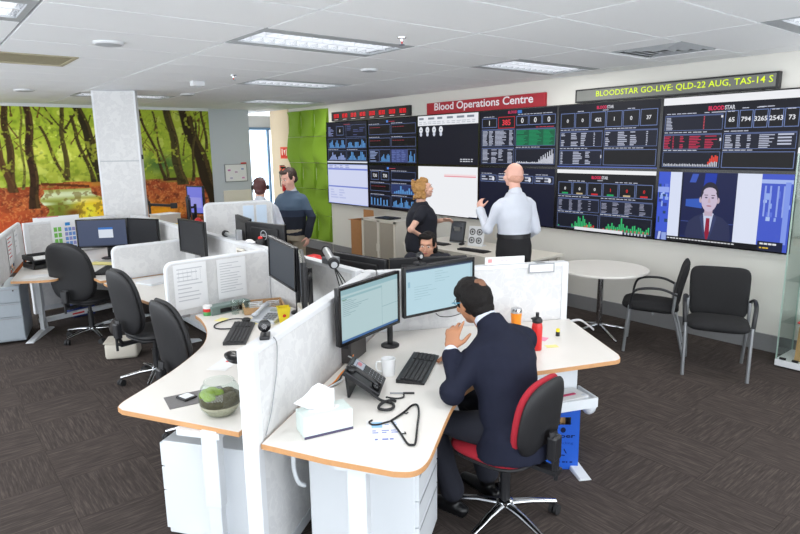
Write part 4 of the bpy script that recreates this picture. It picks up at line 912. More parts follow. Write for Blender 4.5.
# office chairs -----------------------------------------------------
def office_chair(label, loc, facing, front='black_fabric', back='black_leather', bw=0.46, bh=0.52, zb=0.62, seat_m=None, bo=0.235, rake=0.14, group='office chairs', spin=0.0, arms='chrome'):
    t = thing('office_chair', label, 'office chair', (loc[0], loc[1], 0), R(facing - 90), group)
    b = MB().lathe([(0.045, 0.07), (0.05, 0.075), (0.045, 0.13), (0.03, 0.14)], 18)
    for k in range(5):
        a = 2 * PI * k / 5 + spin + 0.3; e = (0.30 * math.cos(a), 0.30 * math.sin(a), 0.075)
        b.loft([(0.02 * math.cos(a), 0.02 * math.sin(a), 0.108), (0.15 * math.cos(a), 0.15 * math.sin(a), 0.10), e], [(0.026, 0.02), (0.022, 0.016), (0.016, 0.011)], 10, side=(-math.sin(a), math.cos(a), 0))
    b.build('star_base', arms, t, True, 50)
    for k in range(5):
        a = 2 * PI * k / 5 + spin + 0.3; x, y = 0.295 * math.cos(a), 0.295 * math.sin(a); ux, uy = -math.sin(a + .6), math.cos(a + .6)
        MB().cyl((x - ux * .024, y - uy * .024, .029), (x - ux * .005, y - uy * .005, .029), .0285).cyl((x + ux * .005, y + uy * .005, .029), (x + ux * .024, y + uy * .024, .029), .0285).cyl((x, y, .03), (x, y, .075), .008).build('caster', 'black_rubber', t, True, 40)
    MB().cyl((0, 0, .12), (0, 0, .30), .028).cyl((0, 0, .28), (0, 0, .40), .018).build('gas_lift', 'black_plastic', t, True, 40)
    MB().box((0, -0.02, .40), (.16, .26, .035), bev=.01).box((0, -0.20, .405), (.07, .22, .022)).build('mechanism', 'black_plastic', t)
    MB().cyl((.06, .02, .40), (.26, .04, .395), .007).build('lever', 'black_plastic', t)
    Mx = Matrix.Translation((0, 0.03, 0.455)) @ Matrix.Rotation(PI / 2, 4, 'X')
    MB().pillow(.47, .47, .085, 3.2, M=Mx).build('seat', seat_m or front, t, True)
    MB().pillow(.46, .46, .05, 3.2, M=Matrix.Translation((0, 0.03, 0.427)) @ Matrix.Rotation(PI / 2, 4, 'X')).build('seat_shell', back, t, True)
    Bk = Matrix.Translation((0, -bo, zb + bh / 2)) @ Matrix.Rotation(rake, 4, 'X')
    MB().pillow(bw, bh, .07, 2.9, bx=0.55, bz=-0.15, taper=-0.07, M=Bk @ Matrix.Translation((0, .01, 0))).build('backrest', front, t, True)
    MB().pillow(bw * .985, bh * .985, .06, 2.9, bx=0.55, bz=-0.15, taper=-0.07, M=Bk @ Matrix.Translation((0, -.022, 0))).build('back_shell', back, t, True)
    MB().loft([(0, -.20, .405), (0, -.29, .42), (0, -bo - .09, .50), (0, -bo - .065 - rake * .05, zb + .14)], [(.035, .014)] * 4, 10, side=(1, 0, 0)).build('back_bracket', 'black_plastic', t, True, 50)
    MB().box((0, -bo - .08, .53), (.075, .05, .13), bev=.012).cyl((0, -bo - .095, .36), (0, -bo - .095, .48), .011).build('height_knob', 'black_plastic', t)
    return t
office_chair('black office chair with red padding under the suited man', (2.29, 1.965), 98, 'red_fabric', 'black_leather', 0.40, 0.41, 0.475, spin=.35, bo=.20, rake=0.12)
office_chair('large high-backed black office chair at the far left desk', (1.38, 7.08), 36, 'black_leather', 'black_leather', .56, .64, .46, spin=.4)
office_chair('middle black office chair on chrome base at the middle desk', (1.52, 5.33), 12, 'black_leather', 'black_leather', .44, .58, .48, spin=.2)
office_chair('nearest black office chair on the left tucked behind the curved desk', (1.46, 3.98), 6, 'black_leather', 'black_leather', .44, .56, .50, spin=.1)
office_chair('black office chair under the seated dark-haired woman', (3.85, 4.33), 217, 'black_fabric', 'black_leather', .44, .42, .55, spin=.1)

# visitor chairs ----------------------------------------------------
def visitor_chair(label, loc, facing):
    t = thing('visitor_armchair', label, 'armchair', (loc[0], loc[1], 0), R(facing - 90), 'visitor armchairs')
    for sx in (-1, 1):
        MB().tube([(sx * .25, .245, .002), (sx * .252, .225, .30), (sx * .255, .21, .47)], .0155, 12).build('front_leg', 'grey_metal', t, True, 50)
        MB().tube([(sx * .235, -.29, .002), (sx * .245, -.215, .30), (sx * .25, -.175, .44), (sx * .25, -.19, .62)], .0145, 12).build('rear_leg', 'grey_metal', t, True, 50)
        MB().loft(catmull([(sx * .258, .205, .44), (sx * .265, .20, .54), (sx * .272, .165, .625), (sx * .275, .06, .655), (sx * .27, -.08, .65), (sx * .255, -.20, .60)], 5), (.018, .012), 10, side=(1, 0, 0)).build('armrest', 'black_plastic', t, True)
    MB().tube([(-.245, .0, .40), (.245, 0, .40)], .012, 10).tube([(-.24, -.2, .42), (.24, -.2, .42)], .012, 10).build('seat_rail', 'grey_metal', t, True)
    MB().pillow(.50, .52, .10, 5.5, M=Matrix.Translation((0, .03, .445)) @ Matrix.Rotation(PI / 2 + .05, 4, 'X')).build('seat', 'black_fabric', t, True)
    MB().pillow(.49, .47, .06, 6.5, bx=.35, bz=-.2, taper=.03, M=Matrix.Translation((0, -.235, .665)) @ Matrix.Rotation(.2, 4, 'X')).build('backrest', 'black_fabric', t, True)
    return t
visitor_chair('black armchair with grey legs facing out, beside the glass cabinet', (5.43, 2.26), 205)
visitor_chair('black armchair turned side-on beside the round table', (5.62, 2.96), 117)

# round table
t = thing('round_table', 'round white meeting table on a chrome pedestal by the wall', 'table', (5.62, 3.56, 0))
MB().lathe([(.42, .690), (.468, .695), (.473, .702), (.473, .715), (.469, .72)], 48).build('table_top', 'white_laminate', t, True, 30)
MB().cyl((0, 0, .07), (0, 0, .70), .032, n=20).lathe([(.10, .68), (.10, .692)], 20).build('pole', 'chrome', t, True, 40)
for k in range(4):
    a = PI / 4 + k * PI / 2 + .3
    MB().loft([(.02 * math.cos(a), .02 * math.sin(a), .10), (.33 * math.cos(a), .33 * math.sin(a), .022), (.36 * math.cos(a), .36 * math.sin(a), .014)], [.018, .014, .011], 10).build('foot', 'chrome', t, True)

# tambour cabinet
t = thing('tambour_cabinet', 'cream metal cabinet with two ribbed tambour doors below the screens', 'cabinet', (5.70, 7.59, 0))
MB().box((.25, 0, .45), (.49, .88, .884), bev=.004).build('carcass', 'cream_metal', t)
for sy in (-1, 1):
    d = MB()
    for k in range(14): d.box((-.002, sy * .21 + (k - 6.5) * .0245, .45), (.014, .021, .80), bev=.004, seg=1)
    o = d.build('tambour_door', 'tambour', t); MB().box((-.012, sy * .035 + .0, .45), (.016, .02, .12), bev=.004).build('handle', 'cream_metal', o)
fr = MB().box((-.004, 0, .45), (.02, .05, .88)).box((-.004, .415, .45), (.02, .05, .88)).box((-.004, -.415, .45), (.02, .05, .88)).box((-.004, 0, .875), (.02, .88, .04)).box((-.004, 0, .03), (.02, .88, .05)).build('front_frame', 'cream_metal', t)
t = thing('laptop', 'closed black laptop on top of the tambour cabinet', 'laptop', (5.88, 7.58, .8925), R(95))
MB().box((0, 0, .007), (.36, .24, .012), bev=.004).build('base', 'black_plastic', t); MB().box((0, 0, .0175), (.36, .24, .008), bev=.003).build('lid', 'black_gloss', t)
# cardboard box
t = thing('cardboard_box', 'tall open cardboard box standing left of the tambour cabinet', 'box', (5.98, 8.40, 0))
cb = MB()
for sg in (-1, 1): cb.box((0, sg * .148, .41), (.30, .006, .80)); cb.box((sg * .148, 0, .41), (.006, .29, .80))
cb.box((0, 0, .012), (.29, .29, .01)); cb.build('walls', 'cardboard', t)
MB().box((0, .21, .80), (.22, .12, .006), M=Matrix.Rotation(-.03, 4, 'X')).build('flap', 'cardboard', t)
MB().box((.12, -.0, .88), (.006, .29, .16), M=Matrix.Translation((0, 0, 0))).build('flap', 'cardboard', t); pass
# wall bench
t = thing('wall_bench', 'long cream bench along the wall below the screens', 'bench desk', (5.62, 5.36, 0))
MB().box((0, 0, .705), (.85, 2.02, .03), bev=.004).build('bench_top', 'cream_metal', t)
MB().box((-.415, 0, .65), (.02, 1.95, .08)).build('front_rail', 'cream_metal', t)
for y in (-.96, 0, .96):
    for x in (-.37, .37): MB().box((x, y, .345), (.05, .05, .69)).build('leg', 'cream_metal', t)
MB().box((.30, 0, .45), (.02, 1.8, .4)).build('modesty_panel', 'cream_metal', t)

# ================================================================== MONITORS AND DESK THINGS
ZD = 0.7205
def monitor(label, c, rz, z0, pic, w=.59, h=.345, mount='none', base=None, roll=0.0, tilt=0.0, logo_back=False, group='desktop monitors'):
    """screen faces local -Y; c is the middle of the bottom edge"""
    t = thing('monitor', label, 'monitor', (c[0], c[1], ZD), R(rz), group)
    zz = z0 - ZD
    Mt = Matrix.Translation((0, 0, zz + h / 2)) @ Matrix.Rotation(R(roll), 4, 'Y') @ Matrix.Rotation(R(tilt), 4, 'X') @ Matrix.Translation((0, 0, -h / 2))
    MB().box((0, .018, h / 2), (w, .024, h), bev=.006, M=Mt).box((0, .034, h / 2), (w * .72, .02, h * .74), bev=.008, M=Mt).build('back_shell', 'black_plastic', t)
    fr = MB(); b = .017
    for sg in (-1, 1): fr.box((sg * (w / 2 - b / 2), 0, h / 2), (b, .014, h), M=Mt); fr.box((0, 0, h / 2 + sg * (h / 2 - b / 2)), (w - 2 * b, .014, b), M=Mt)
    fr.build('bezel', 'black_gloss', t)
    cv = Canvas(); pic(cv, w - 2 * b, h - 2 * b); cv.build('screen_picture', 'screen', t, Mt @ Matrix.Translation((-w / 2 + b, -.001, b)))
    if logo_back:
        MB().lathe([(.044, 0), (.050, 0), (.050, .002), (.044, .002), (.044, 0)], 24, cap=False, M=Mt @ Matrix.Translation((0, .0445, h * .66)) @ Matrix.Rotation(-PI / 2, 4, 'X')).build('logo_ring', 'phone_grey', t)
        cv = Canvas(); cv.text('DELL', 0, -.013, .026, (214, 216, 220), off=.02); cv.build('logo_letters', 'print', t, Mt @ Matrix.Translation((0, .0462, h * .66)) @ Matrix.Rotation(PI, 4, 'Z'))
    if mount == 'stand':
        bx, by = base
        MB().box((bx, by + .0, zz / 2 + .10), (.06, .035, zz + .18), bev=.006).build('neck', 'black_plastic', t)
        MB().lathe([(.105, 0), (.105, .008), (.09, .014), (.03, .016)], 28, c=(bx, by, 0)).build('base', 'black_plastic', t, True, 40)
    elif mount == 'pole':
        bx, by = base
        MB().cyl((bx, by, 0), (bx, by, zz + h * .62), .019).build('pole', 'black_plastic', t, True, 40)
        MB().lathe([(.06, 0), (.06, .012), (.05, .018), (.022, .02)], 28, c=(bx, by, 0)).build('base', 'black_plastic', t, True, 40)
        MB().tube([(bx, by, zz + h * .5), (bx * .5, by * .7 + .02, zz + h * .5), (0, .045, zz + h * .5)], .015).build('arm', 'black_plastic', t, True)
    return t
def p_dark(c, w, h): c.rect(0, 0, w, h, (66, 72, 80))
def p_desk(c, w, h): c.rect(0, 0, w, h, (74, 84, 110)); c.rect(w * .42, h * .32, w * .72, h * .72, (220, 228, 240)); c.rect(w * .42, h * .64, w * .72, h * .72, (60, 120, 200)); c.rect(0, 0, w, h * .04, (50, 56, 72))
def p_doc(c, w, h):
    c.rect(0, 0, w, h, (182, 208, 212)); c.rect(0, h * .9, w, h, (150, 186, 194)); c.rect(0, 0, w, h * .045, (70, 110, 160)); c.rect(w * .01, h * .82, w * .7, h * .86, (150, 186, 192)); c.rect(w * .70, h * .05, w * .705, h * .86, (140, 170, 178)); c.rect(w * .70, h * .42, w, h * .43, (140, 170, 178))
    for k in range(9): c.rect(w * .04, h * (.78 - k * .035), w * (.04 + [.14, .22, .18, .42, .3, .25, .1, .2, .12][k]), h * (.788 - k * .035), (130, 156, 164))
    c.rect(w * .03, h * .80, w * .1, h * .815, (90, 140, 110))
def p_mail(c, w, h):
    c.rect(0, 0, w, h, (188, 220, 232)); c.rect(0, h * .95, w, h, (34, 44, 60)); c.rect(w * .01, h * .93, w * .99, h * .955, (70, 90, 120))
    for k in range(11): c.rect(w * (.42 if k < 5 else .12), h * (.86 - k * .055), w * [.52, .6, .5, .62, .55, .35, .3, .42, .3, .34, .2][k] + w * .02, h * (.868 - k * .055), (152, 186, 198))
    c.rect(w * .03, h * .60, w * .06, h * .72, (150, 190, 210)); c.rect(w * .97, h * .02, w * .99, h * .93, (168, 200, 212))
def p_off(c, w, h): c.rect(0, 0, w, h, (40, 42, 46))
def p_blue(c, w, h): c.rect(0, 0, w, h, (120, 124, 220)); c.rect(w * .1, h * .2, w * .9, h * .6, (150, 150, 226))
monitor('monitor left of the suited man showing a document window', (2.085, 2.872), 16.6, .885, p_doc, .60, .345, 'pole', (.28, .06))
monitor('monitor in front of the suited man showing a pale mail page', (2.76, 2.985), -3.5, .885, p_mail, .62, .345, 'none')
monitor('dark tilted monitor on the left near desk, screen toward the chair', (2.215, 4.225), -96.5 + 0, .955, p_dark, .55, .34, 'pole', (.08, .09), roll=3.5)
monitor('thin edge-on monitor on the left near desk beside the silver arm', (2.085, 3.70), -118, .925, p_dark, .55, .34, 'pole', (-.2, .07))
monitor('dark monitor on an arm at the middle desk', (2.16, 6.0), -84, .975, p_off, .54, .34, 'pole', (.0, .10))
monitor('left of the two monitors below the mural, with a small blue window open', (1.76, 7.86), -32 + 6, .865, p_desk, .57, .345, 'stand', (0.05, .075))
monitor('right of the two monitors below the mural, dark screen', (2.13, 7.55), -62, .865, p_off, .50, .345, 'stand', (0, .075))
monitor('left of the two back-turned monitors beyond the junction of partitions', (2.60, 3.69), 98.7, .86, p_doc, .565, .345, 'stand', (0, .07))
monitor('right of the two back-turned monitors in front of the seated woman', (2.93, 3.30), 150, .86, p_doc, .58, .345, 'stand', (0, .07))
monitor('back-turned monitor with a round logo beyond the spine partition', (2.72, 5.46), 101.5, .94, p_doc, .58, .345, 'stand', (0, .07), logo_back=True)
monitor('back-turned monitor left of the one with the round logo', (2.76, 6.06), 80, .955, p_doc, .54, .345, 'stand', (0, .07))
monitor('far monitor on an arm with a violet screen before the mural', (3.20, 8.62), -72, 1.10, p_blue, .36, .40, 'pole', (-.2, .1))
monitor('far dark monitor turned edge-on beside the violet screen', (3.0, 8.40), -112, 1.06, p_off, .46, .32, 'pole', (-.1, .1))

# keyboards
def keyboard(label, loc, rz, m='black_plastic', z=ZD, w=.45, d=.15):
    t = thing('keyboard', label, 'keyboard', (loc[0], loc[1], z), R(rz), 'keyboards')
    MB().add([(-w / 2, -d / 2, 0), (w / 2, -d / 2, 0), (w / 2, d / 2, 0), (-w / 2, d / 2, 0), (-w / 2, -d / 2, .010), (w / 2, -d / 2, .010), (w / 2, d / 2, .022), (-w / 2, d / 2, .022)], [(0, 3, 2, 1), (4, 5, 6, 7), (0, 1, 5, 4), (1, 2, 6, 5), (2, 3, 7, 6), (3, 0, 4, 7)]).build('case', m, t)
    k = MB()
    for r_ in range(5):
        for q in range(20):
            x = -w / 2 + .014 + (q + .5) * (w - .028) / 20; y = -d / 2 + .016 + (r_ + .5) * (d - .036) / 5
            if r_ == 0 and 4 < q < 9: continue
            if q in (14,): continue
            k.box((x, y, .0145 + (y + d / 2) / d * .012), ((w - .028) / 20 - .004, (d - .036) / 5 - .004, .007))
    if True: k.box((-w / 2 + .014 + 7 * (w - .028) / 20, -d / 2 + .016 + .5 * (d - .036) / 5, .0155), ((w - .028) / 20 * 4 - .004, (d - .036) / 5 - .004, .007))
    k.build('keys', 'key_grey', t)['kind'] = 'stuff'
keyboard('black keyboard in front of the suited man', (2.20, 2.565), 37.5, w=.47, d=.16)
keyboard('black keyboard on the left near desk next to the partition', (1.70, 3.92), 57, m='key_grey', w=.50)
keyboard('black keyboard at the middle desk', (1.86, 5.42), 60)
keyboard('black keyboard at the far left desk', (1.58, 7.05), 60)
keyboard('left dark keyboard on the wall bench', (5.45, 5.98), 95, w=.42)
keyboard('right dark keyboard on the wall bench', (5.40, 5.22), 95, w=.42)

# desk phone on the near desk
t = thing('desk_phone', 'black desk phone with lit display on the near desk', 'telephone', (1.765, 2.50, ZD), R(44))
Ph = Matrix.Translation((0, 0, .085)) @ Matrix.Rotation(R(34), 4, 'X')
MB().box((0, 0, 0), (.23, .22, .03), bev=.006, M=Ph).build('body', 'black_plastic', t)
MB().box((.045, .055, .016), (.115, .075, .006), bev=.002, M=Ph).build('display_rim', 'black_gloss', t)
c = Canvas(); c.rect(-.05, -.03, .05, .03, (158, 170, 186)); c.rect(-.045, -.025, .045, .025, (176, 184, 196)); c.rect(-.01, -.012, .035, .012, (196, 120, 130)); c.rect(-.04, .012, .02, .018, (120, 130, 150)); c.build('display', 'screen', t, Ph @ Matrix.Translation((.045, .055, .0195)) @ Matrix.Rotation(-PI / 2, 4, 'X'))
k = MB()
for i in range(4):
    for j in range(5): k.box((.005 + i * .026, -.012 - j * .019, .0165), (.019, .012, .005), M=Ph)
k.build('buttons', 'key_grey', t)
c = Canvas()
for i in range(4):
    for j in range(5): c.rect(-.003 + i * .026, -.015 - j * .019, .013 + i * .026, -.010 - j * .019, (150, 152, 156))
c.build('button_marks', 'print', t, Ph @ Matrix.Translation((0, 0, .0195)) @ Matrix.Rotation(-PI / 2, 4, 'X'))
MB().loft([(-.085, .10, .035), (-.085, .06, .045), (-.085, -.05, .045), (-.085, -.09, .035)], [(.024, .018), (.018, .012), (.018, .012), (.024, .018)], 12, side=(1, 0, 0), M=Ph).ell((-.085, .085, .03), (.026, .03, .02), M=Ph).ell((-.085, -.075, .03), (.026, .03, .02), M=Ph).build('handset', 'black_gloss', t, True)
MB().box((0, .07, .071), (.18, .012, .125), M=Matrix.Rotation(R(-6), 4, 'X')).build('stand', 'black_plastic', t)
MB().tube([(.03 * math.cos(a * .9) * .35 - .10 + .006 * a, -.13 - .012 * a + .018 * math.sin(a * .9 * 1.0), .008 + .004 * math.sin(a)) for a in [q * .35 for q in range(26)]], .0045, 6).build('cord', 'black_rubber', t, True)
# loose curled phone cord
t = MB().tube(catmull([(1.71, 2.37, ZD + .05), (1.74, 2.33, ZD + .015), (1.77, 2.27, ZD + .008), (1.735, 2.225, ZD + .008), (1.69, 2.225, ZD + .012), (1.675, 2.26, ZD + .014), (1.72, 2.29, ZD + .018), (1.785, 2.30, ZD + .012), (1.80, 2.28, ZD + .008)], 6), .0075, 8).build('phone_cord', 'black_rubber', None, True); S(t, 'thick black curled phone cord beside the hanger', 'cord')
# tissue box
t = thing('tissue_box', 'pale green tissue box with a tissue pulled up on the near desk', 'tissue box', (1.365, 2.265, ZD), R(-12))
MB().box((0, 0, .052), (.235, .12, .102), bev=.003).build('carton', mat('tissue_carton', rgb(206, 218, 214), .7, noise=.12, nscale=14), t)
MB().box((0, -.0605, .006), (.2352, .0015, .012)).build('dark_stripe', mat('stripe_purple', rgb(76, 70, 96), .7, noise=.05), t)
MB().lathe([(.05, .1035), (.045, .1045), (.04, .104)], 20, M=Matrix.Diagonal((1.5, .7, 1, 1))).build('opening', 'paper', t)
ti = MB(); vs = []; fs = []; n = 9
for i in range(n):
    for j in range(7):
        u = i / (n - 1) - .5; v = j / 6
        vs.append((-.01 + u * (.10 + .10 * v) - .03 * v, .02 * math.sin(u * 9 + v * 2) * (1 - .3 * v) + .02 * v, .10 + v * (.085 + .03 * math.cos(u * 5 - .8)) + .008 * math.sin(u * 13)))
for i in range(n - 1):
    for j in range(6): q = i * 7 + j; fs.append((q, q + 7, q + 8, q + 1))
o = ti.add(vs, fs).build('tissue', mat('tissue_white', rgb(246, 246, 248), .9, noise=.01), t, True)
so = o.modifiers.new('s', 'SOLIDIFY'); so.thickness = .0025
# coat hanger
t = thing('coat_hanger', 'thin black plastic coat hanger lying on the near desk', 'coat hanger', (1.68, 2.06, ZD))
def wp(x, y, z=.006): return (x - 1.68, y - 2.06, z)
MB().tube(catmull([wp(1.646, 2.122), wp(1.75, 2.155), wp(1.83, 2.19), wp(1.855, 2.175), wp(1.80, 2.10), wp(1.70, 1.995), wp(1.59, 1.88), wp(1.565, 1.875), wp(1.56, 1.90), wp(1.60, 2.0), wp(1.646, 2.122)], 5), .0055, 8).build('frame', 'black_gloss', t, True)
MB().tube(catmull([wp(1.646, 2.122), wp(1.61, 2.125), wp(1.575, 2.13), wp(1.552, 2.15), wp(1.556, 2.178), wp(1.58, 2.185)], 5), .0045, 8).build('hook', 'black_gloss', t, True)
MB().tube([wp(1.745, 2.15), wp(1.75, 2.135), wp(1.765, 2.14)], .003, 6).tube([wp(1.60, 1.985), wp(1.615, 1.975), wp(1.62, 1.99)], .003, 6).build('notch', 'black_gloss', t, True)
# pen, mug, paper with print, bottles, notes
t = thing('pen', 'pen with a black cap lying beside the keyboard', 'pen', (1.895, 2.345, ZD), math.atan2(-.086, .10))
MB().cyl((-.065, 0, .005), (.005, 0, .005), .0045).build('barrel', 'grey_metal', t, True, 40); MB().cyl((.005, 0, .005), (.065, 0, .005), .0055).build('cap', 'black_plastic', t, True, 40)
t = thing('mug', 'white plain mug behind the desk phone', 'mug', (2.01, 2.61, ZD), R(140))
MB().lathe([(.034, 0), (.037, .002), (.041, .10), (.038, .1), (.034, .008), (.0, .006)], 28, cap=False).build('cup', mat('ceramic', rgb(242, 243, 244), .25, noise=.01), t, True, 50)
MB().tube(catmull([(.038, 0, .08), (.065, 0, .078), (.07, 0, .05), (.06, 0, .025), (.036, 0, .022)], 5), .005, 8).build('handle', 'ceramic', t, True)
t = thing('printed_sheet', 'white sheet with pale blue print lying under the hanger', 'paper', (1.56, 2.06, ZD), R(-35))
MB().box((0, 0, .0008), (.17, .24, .0012)).build('sheet', 'paper', t)
c = Canvas(); c.rect(-.06, .04, -.01, .10, (150, 196, 232)); bars(c, .0, .06, .07, .10, 2, 2, (150, 170, 210)); bars(c, -.06, -.02, .07, .02, 2, 3, (130, 140, 200)); bars(c, -.05, -.09, .05, -.06, 1, 3, (120, 130, 190)); c.build('print', 'print', t, Matrix.Translation((0, 0, .0016)) @ Matrix.Rotation(-PI / 2, 4, 'X'))
t = thing('orange_tumbler', 'orange travel tumbler with steel lid by the partition', 'tumbler', (3.25, 2.72, ZD))
MB().lathe([(.030, 0), (.033, .003), (.039, .115), (.039, .118)], 24).build('cup', 'orange_cup', t, True, 40); MB().lathe([(.0395, .1185), (.040, .135), (.038, .15), (.03, .153), (.0, .153)], 24).build('lid', 'chrome', t, True, 40)
t = thing('red_bottle', 'red drink bottle with black spout beside the suited man', 'bottle', (2.995, 2.335, ZD))
MB().lathe([(.030, 0), (.033, .004), (.034, .15), (.030, .175), (.027, .18)], 24).build('body', 'red_plastic', t, True, 40)
MB().lathe([(.030, .1805), (.033, .185), (.033, .2), (.022, .213), (.011, .216), (.011, .245), (.0, .246)], 24).build('cap', 'black_plastic', t, True, 40)
MB().box((-.03, 0, .215), (.05, .02, .01), bev=.003).build('spout', 'black_plastic', t)
for x, y, m_, l, rz in ((3.20, 2.44, mat('pink_note', rgb(236, 150, 176), .8, noise=.03), 'pink paper note beside the red bottle', 20), (3.12, 2.31, 'yellow_pale', 'pale yellow paper note beside the red bottle', -30)):
    t = MB().box((0, 0, .001), (.08, .05, .0015)).build('paper_note', m_ if not isinstance(m_, str) else MATS[m_]); t.location = (x, y, ZD); t.rotation_euler = (0, 0, R(rz)); S(t, l, 'note', 'paper notes')
t = thing('highlighter', 'stubby black and yellow highlighter at the right desk end', 'highlighter', (3.33, 2.42, ZD)); MB().lathe([(.012, 0), (.014, .002), (.014, .03)], 14).build('base', 'black_plastic', t, True, 40); MB().lathe([(.013, .0305), (.013, .05), (.01, .052)], 14).build('cap', 'yellow', t, True, 40)
# small computer behind the left monitor, tangled cables
t = thing('mini_computer', 'small dark desktop computer under the document monitor', 'computer', (2.03, 2.985, ZD), R(32))
MB().box((0, 0, .09), (.24, .07, .18), bev=.004).build('case', mat('dark_case', rgb(62, 58, 58), .5, noise=.06), t); MB().box((-.1215, 0, .12), (.004, .04, .05)).build('vent', 'black_plastic', t); MB().box((-.10, -.036, .03), (.03, .004, .015)).build('usb_plug', 'blue_plastic', t)
for i, (m_, l, dz) in enumerate((('orange_cup', 'orange cable behind the desk phone', .0), ('black_rubber', 'black cable behind the desk phone', .006), ('white_trim', 'white cable behind the desk phone', .012))):
    t = MB().tube(catmull([(1.98 - .02 * i, 2.92, ZD + .05), (1.90 + .01 * i, 2.83 - .02 * i, ZD + .03 + dz), (1.80, 2.78 - .02 * i, ZD + .012 + dz), (1.70 + .02 * i, 2.70 - .01 * i, ZD + .008 + dz), (1.62, 2.66, ZD + .006)], 6), .005, 8).build('cable', MATS[m_], None, True); S(t, l, 'cable', 'cables behind the desk phone')
t = MB().tube(catmull([(2.70, 2.965, .885), (2.73, 2.95, .86), (2.82, 2.94, .845), (2.93, 2.945, .85), (2.97, 2.955, .885)], 6), .003, 6).build('monitor_cable', 'black_rubber', None, True); S(t, 'thin black cable hanging below the mail monitor', 'cable')
# webcams and clips
def webcam(label, loc, rz):
    t = thing('webcam', label, 'webcam', loc, R(rz), 'webcams')
    MB().box((0, 0, .008), (.045, .09, .016), bev=.004).build('clip', 'black_plastic', t); MB().box((0, 0, .035), (.012, .012, .04)).build('hinge', 'black_plastic', t)
    MB().lathe([(.026, -.012), (.029, -.006), (.029, .008), (.02, .014)], 20, M=Matrix.Translation((0, 0, .056)) @ Matrix.Rotation(PI / 2, 4, 'X')).build('head', 'black_gloss', t, True, 40)
    MB().lathe([(.011, .0135), (.013, .0145), (.013, .0155)], 16, M=Matrix.Translation((0, 0, .056)) @ Matrix.Rotation(PI / 2, 4, 'X')).build('lens_ring', 'chrome', t, True, 40)
webcam('small round webcam clipped on the near end of the patterned partition', (A0[0] + ad.x * .19, A0[1] + ad.y * .19, 1.155), -30)
webcam('webcam clipped on top of the mail monitor', (2.60, 3.01, 1.231), 0)
q = Vector(A0) + ad * .19 + an * .042
t = MB().tube(catmull([(q.x, q.y, 1.16), (q.x + .02, q.y + .01, 1.12), (q.x + .01, q.y + .005, 1.0), (q.x - .02, q.y - .014, .9), (q.x - .05, q.y - .036, .82), (q.x - .1, q.y - .07, .735)], 6), .0025, 6).build('webcam_cable', 'grey_metal', None, True); S(t, 'thin grey webcam cable hanging down the patterned partition', 'cable')
# name plates on the right partition
def on_B(s, z, o=0.042): p = Vector(J1) + bd * s + bn * o; return (p.x, p.y, z)
ba = math.atan2(bd.y, bd.x)
t = thing('name_plate', 'silver name plate clipped over the right partition', 'name plate', on_B(1.27, 1.085), ba)
MB().box((0, 0, .036), (.20, .006, .072), bev=.001).build('plate', 'grey_metal', t); c = Canvas(); c.rect(-.09, .010, .09, .062, (232, 230, 232)); bars(c, -.05, .026, .06, .036, 1, 6, (220, 170, 180)); c.build('insert', 'print', t, Matrix.Translation((0, -.0035, 0))); MB().box((0, .042, .0715), (.06, .08, .003)).build('clip', 'grey_metal', t)
t = thing('tent_sign', 'white tent card with a pink mark behind the right partition', 'sign', on_B(1.0, 1.157, 0.0), ba)
MB().box((0, 0, .027), (.30, .012, .054)).build('card', 'paper', t); c = Canvas(); c.rect(-.13, .015, -.10, .042, (236, 150, 150)); bars(c, -.07, .02, .10, .034, 1, 5, (200, 190, 196)); c.build('print', 'print', t, Matrix.Translation((0, -.0065, 0)))
t = thing('desk_end_lip', 'curved white modesty lip at the right desk end', 'desk accessory', (3.685, 2.60, ZD), ba)
MB().loft(catmull([(.02, -.02, .002), (.05, -.10, .03), (.07, -.18, .015), (.075, -.26, .002)], 5), [(.002, .008)] * 16, 8, side=(1, 0, 0)).build('lip', 'white_trim', t, True)

# ---- things on the left near desk
t = thing('terrarium_bowl', 'round glass fish bowl with moss and soil near the desk end', 'terrarium', (1.065, 2.745, ZD))
prof = [(.045, .001), (.07, .008), (.095, .04), (.104, .08), (.10, .12), (.085, .15), (.072, .165), (.074, .172)]
o = MB().lathe(prof, 36, cap=False).build('glass_bowl', 'glass', t, True); so = o.modifiers.new('s', 'SOLIDIFY'); so.thickness = .003
MB().lathe([(.0, .005), (.06, .007), (.09, .04), (.098, .06), (.05, .065), (0, .066)], 28, cap=False).build('gravel', 'pebble', t, True)
MB().lathe([(.0, .060), (.097, .061), (.1, .08), (.098, .095), (.05, .10), (0, .10)], 28, cap=False).build('soil', 'soil', t, True)
for x, y, r_ in ((-.05, .03, .042), (-.02, .055, .035), (-.06, -.02, .03), (.0, .02, .03)): MB().ell((x, y, .100), (r_, r_, r_ * .7), 14, 8).build('moss_clump', 'moss', t, True)
for x, y, r_ in ((.05, .02, .035), (.045, -.04, .03), (.0, -.05, .03)): MB().ell((x, y, .097), (r_, r_, r_ * .6), 14, 8).build('stone_clump', 'soil', t, True)
t = MB().box((0, 0, .0015), (.30, .17, .003)).build('grey_cloth', 'grey_cloth'); t.location = (1.045, 3.02, ZD); t.rotation_euler = (0, 0, R(-8)); S(t, 'folded grey cloth on the desk beside the fish bowl', 'cloth')
t = thing('music_player', 'small square music player on the grey cloth', 'music player', (1.0, 3.04, ZD + .0035), R(15)); MB().box((0, 0, .006), (.075, .085, .011), bev=.004).build('body', 'black_gloss', t); MB().box((0, 0, .0125), (.055, .06, .0015)).build('screen', mat('pale_screen', rgb(226, 230, 234), .2, noise=.01), t)
t = thing('desk_fan_light', 'small black round desk gadget on a stem beside the partition', 'desk gadget', (1.40, 3.18, ZD), R(30))
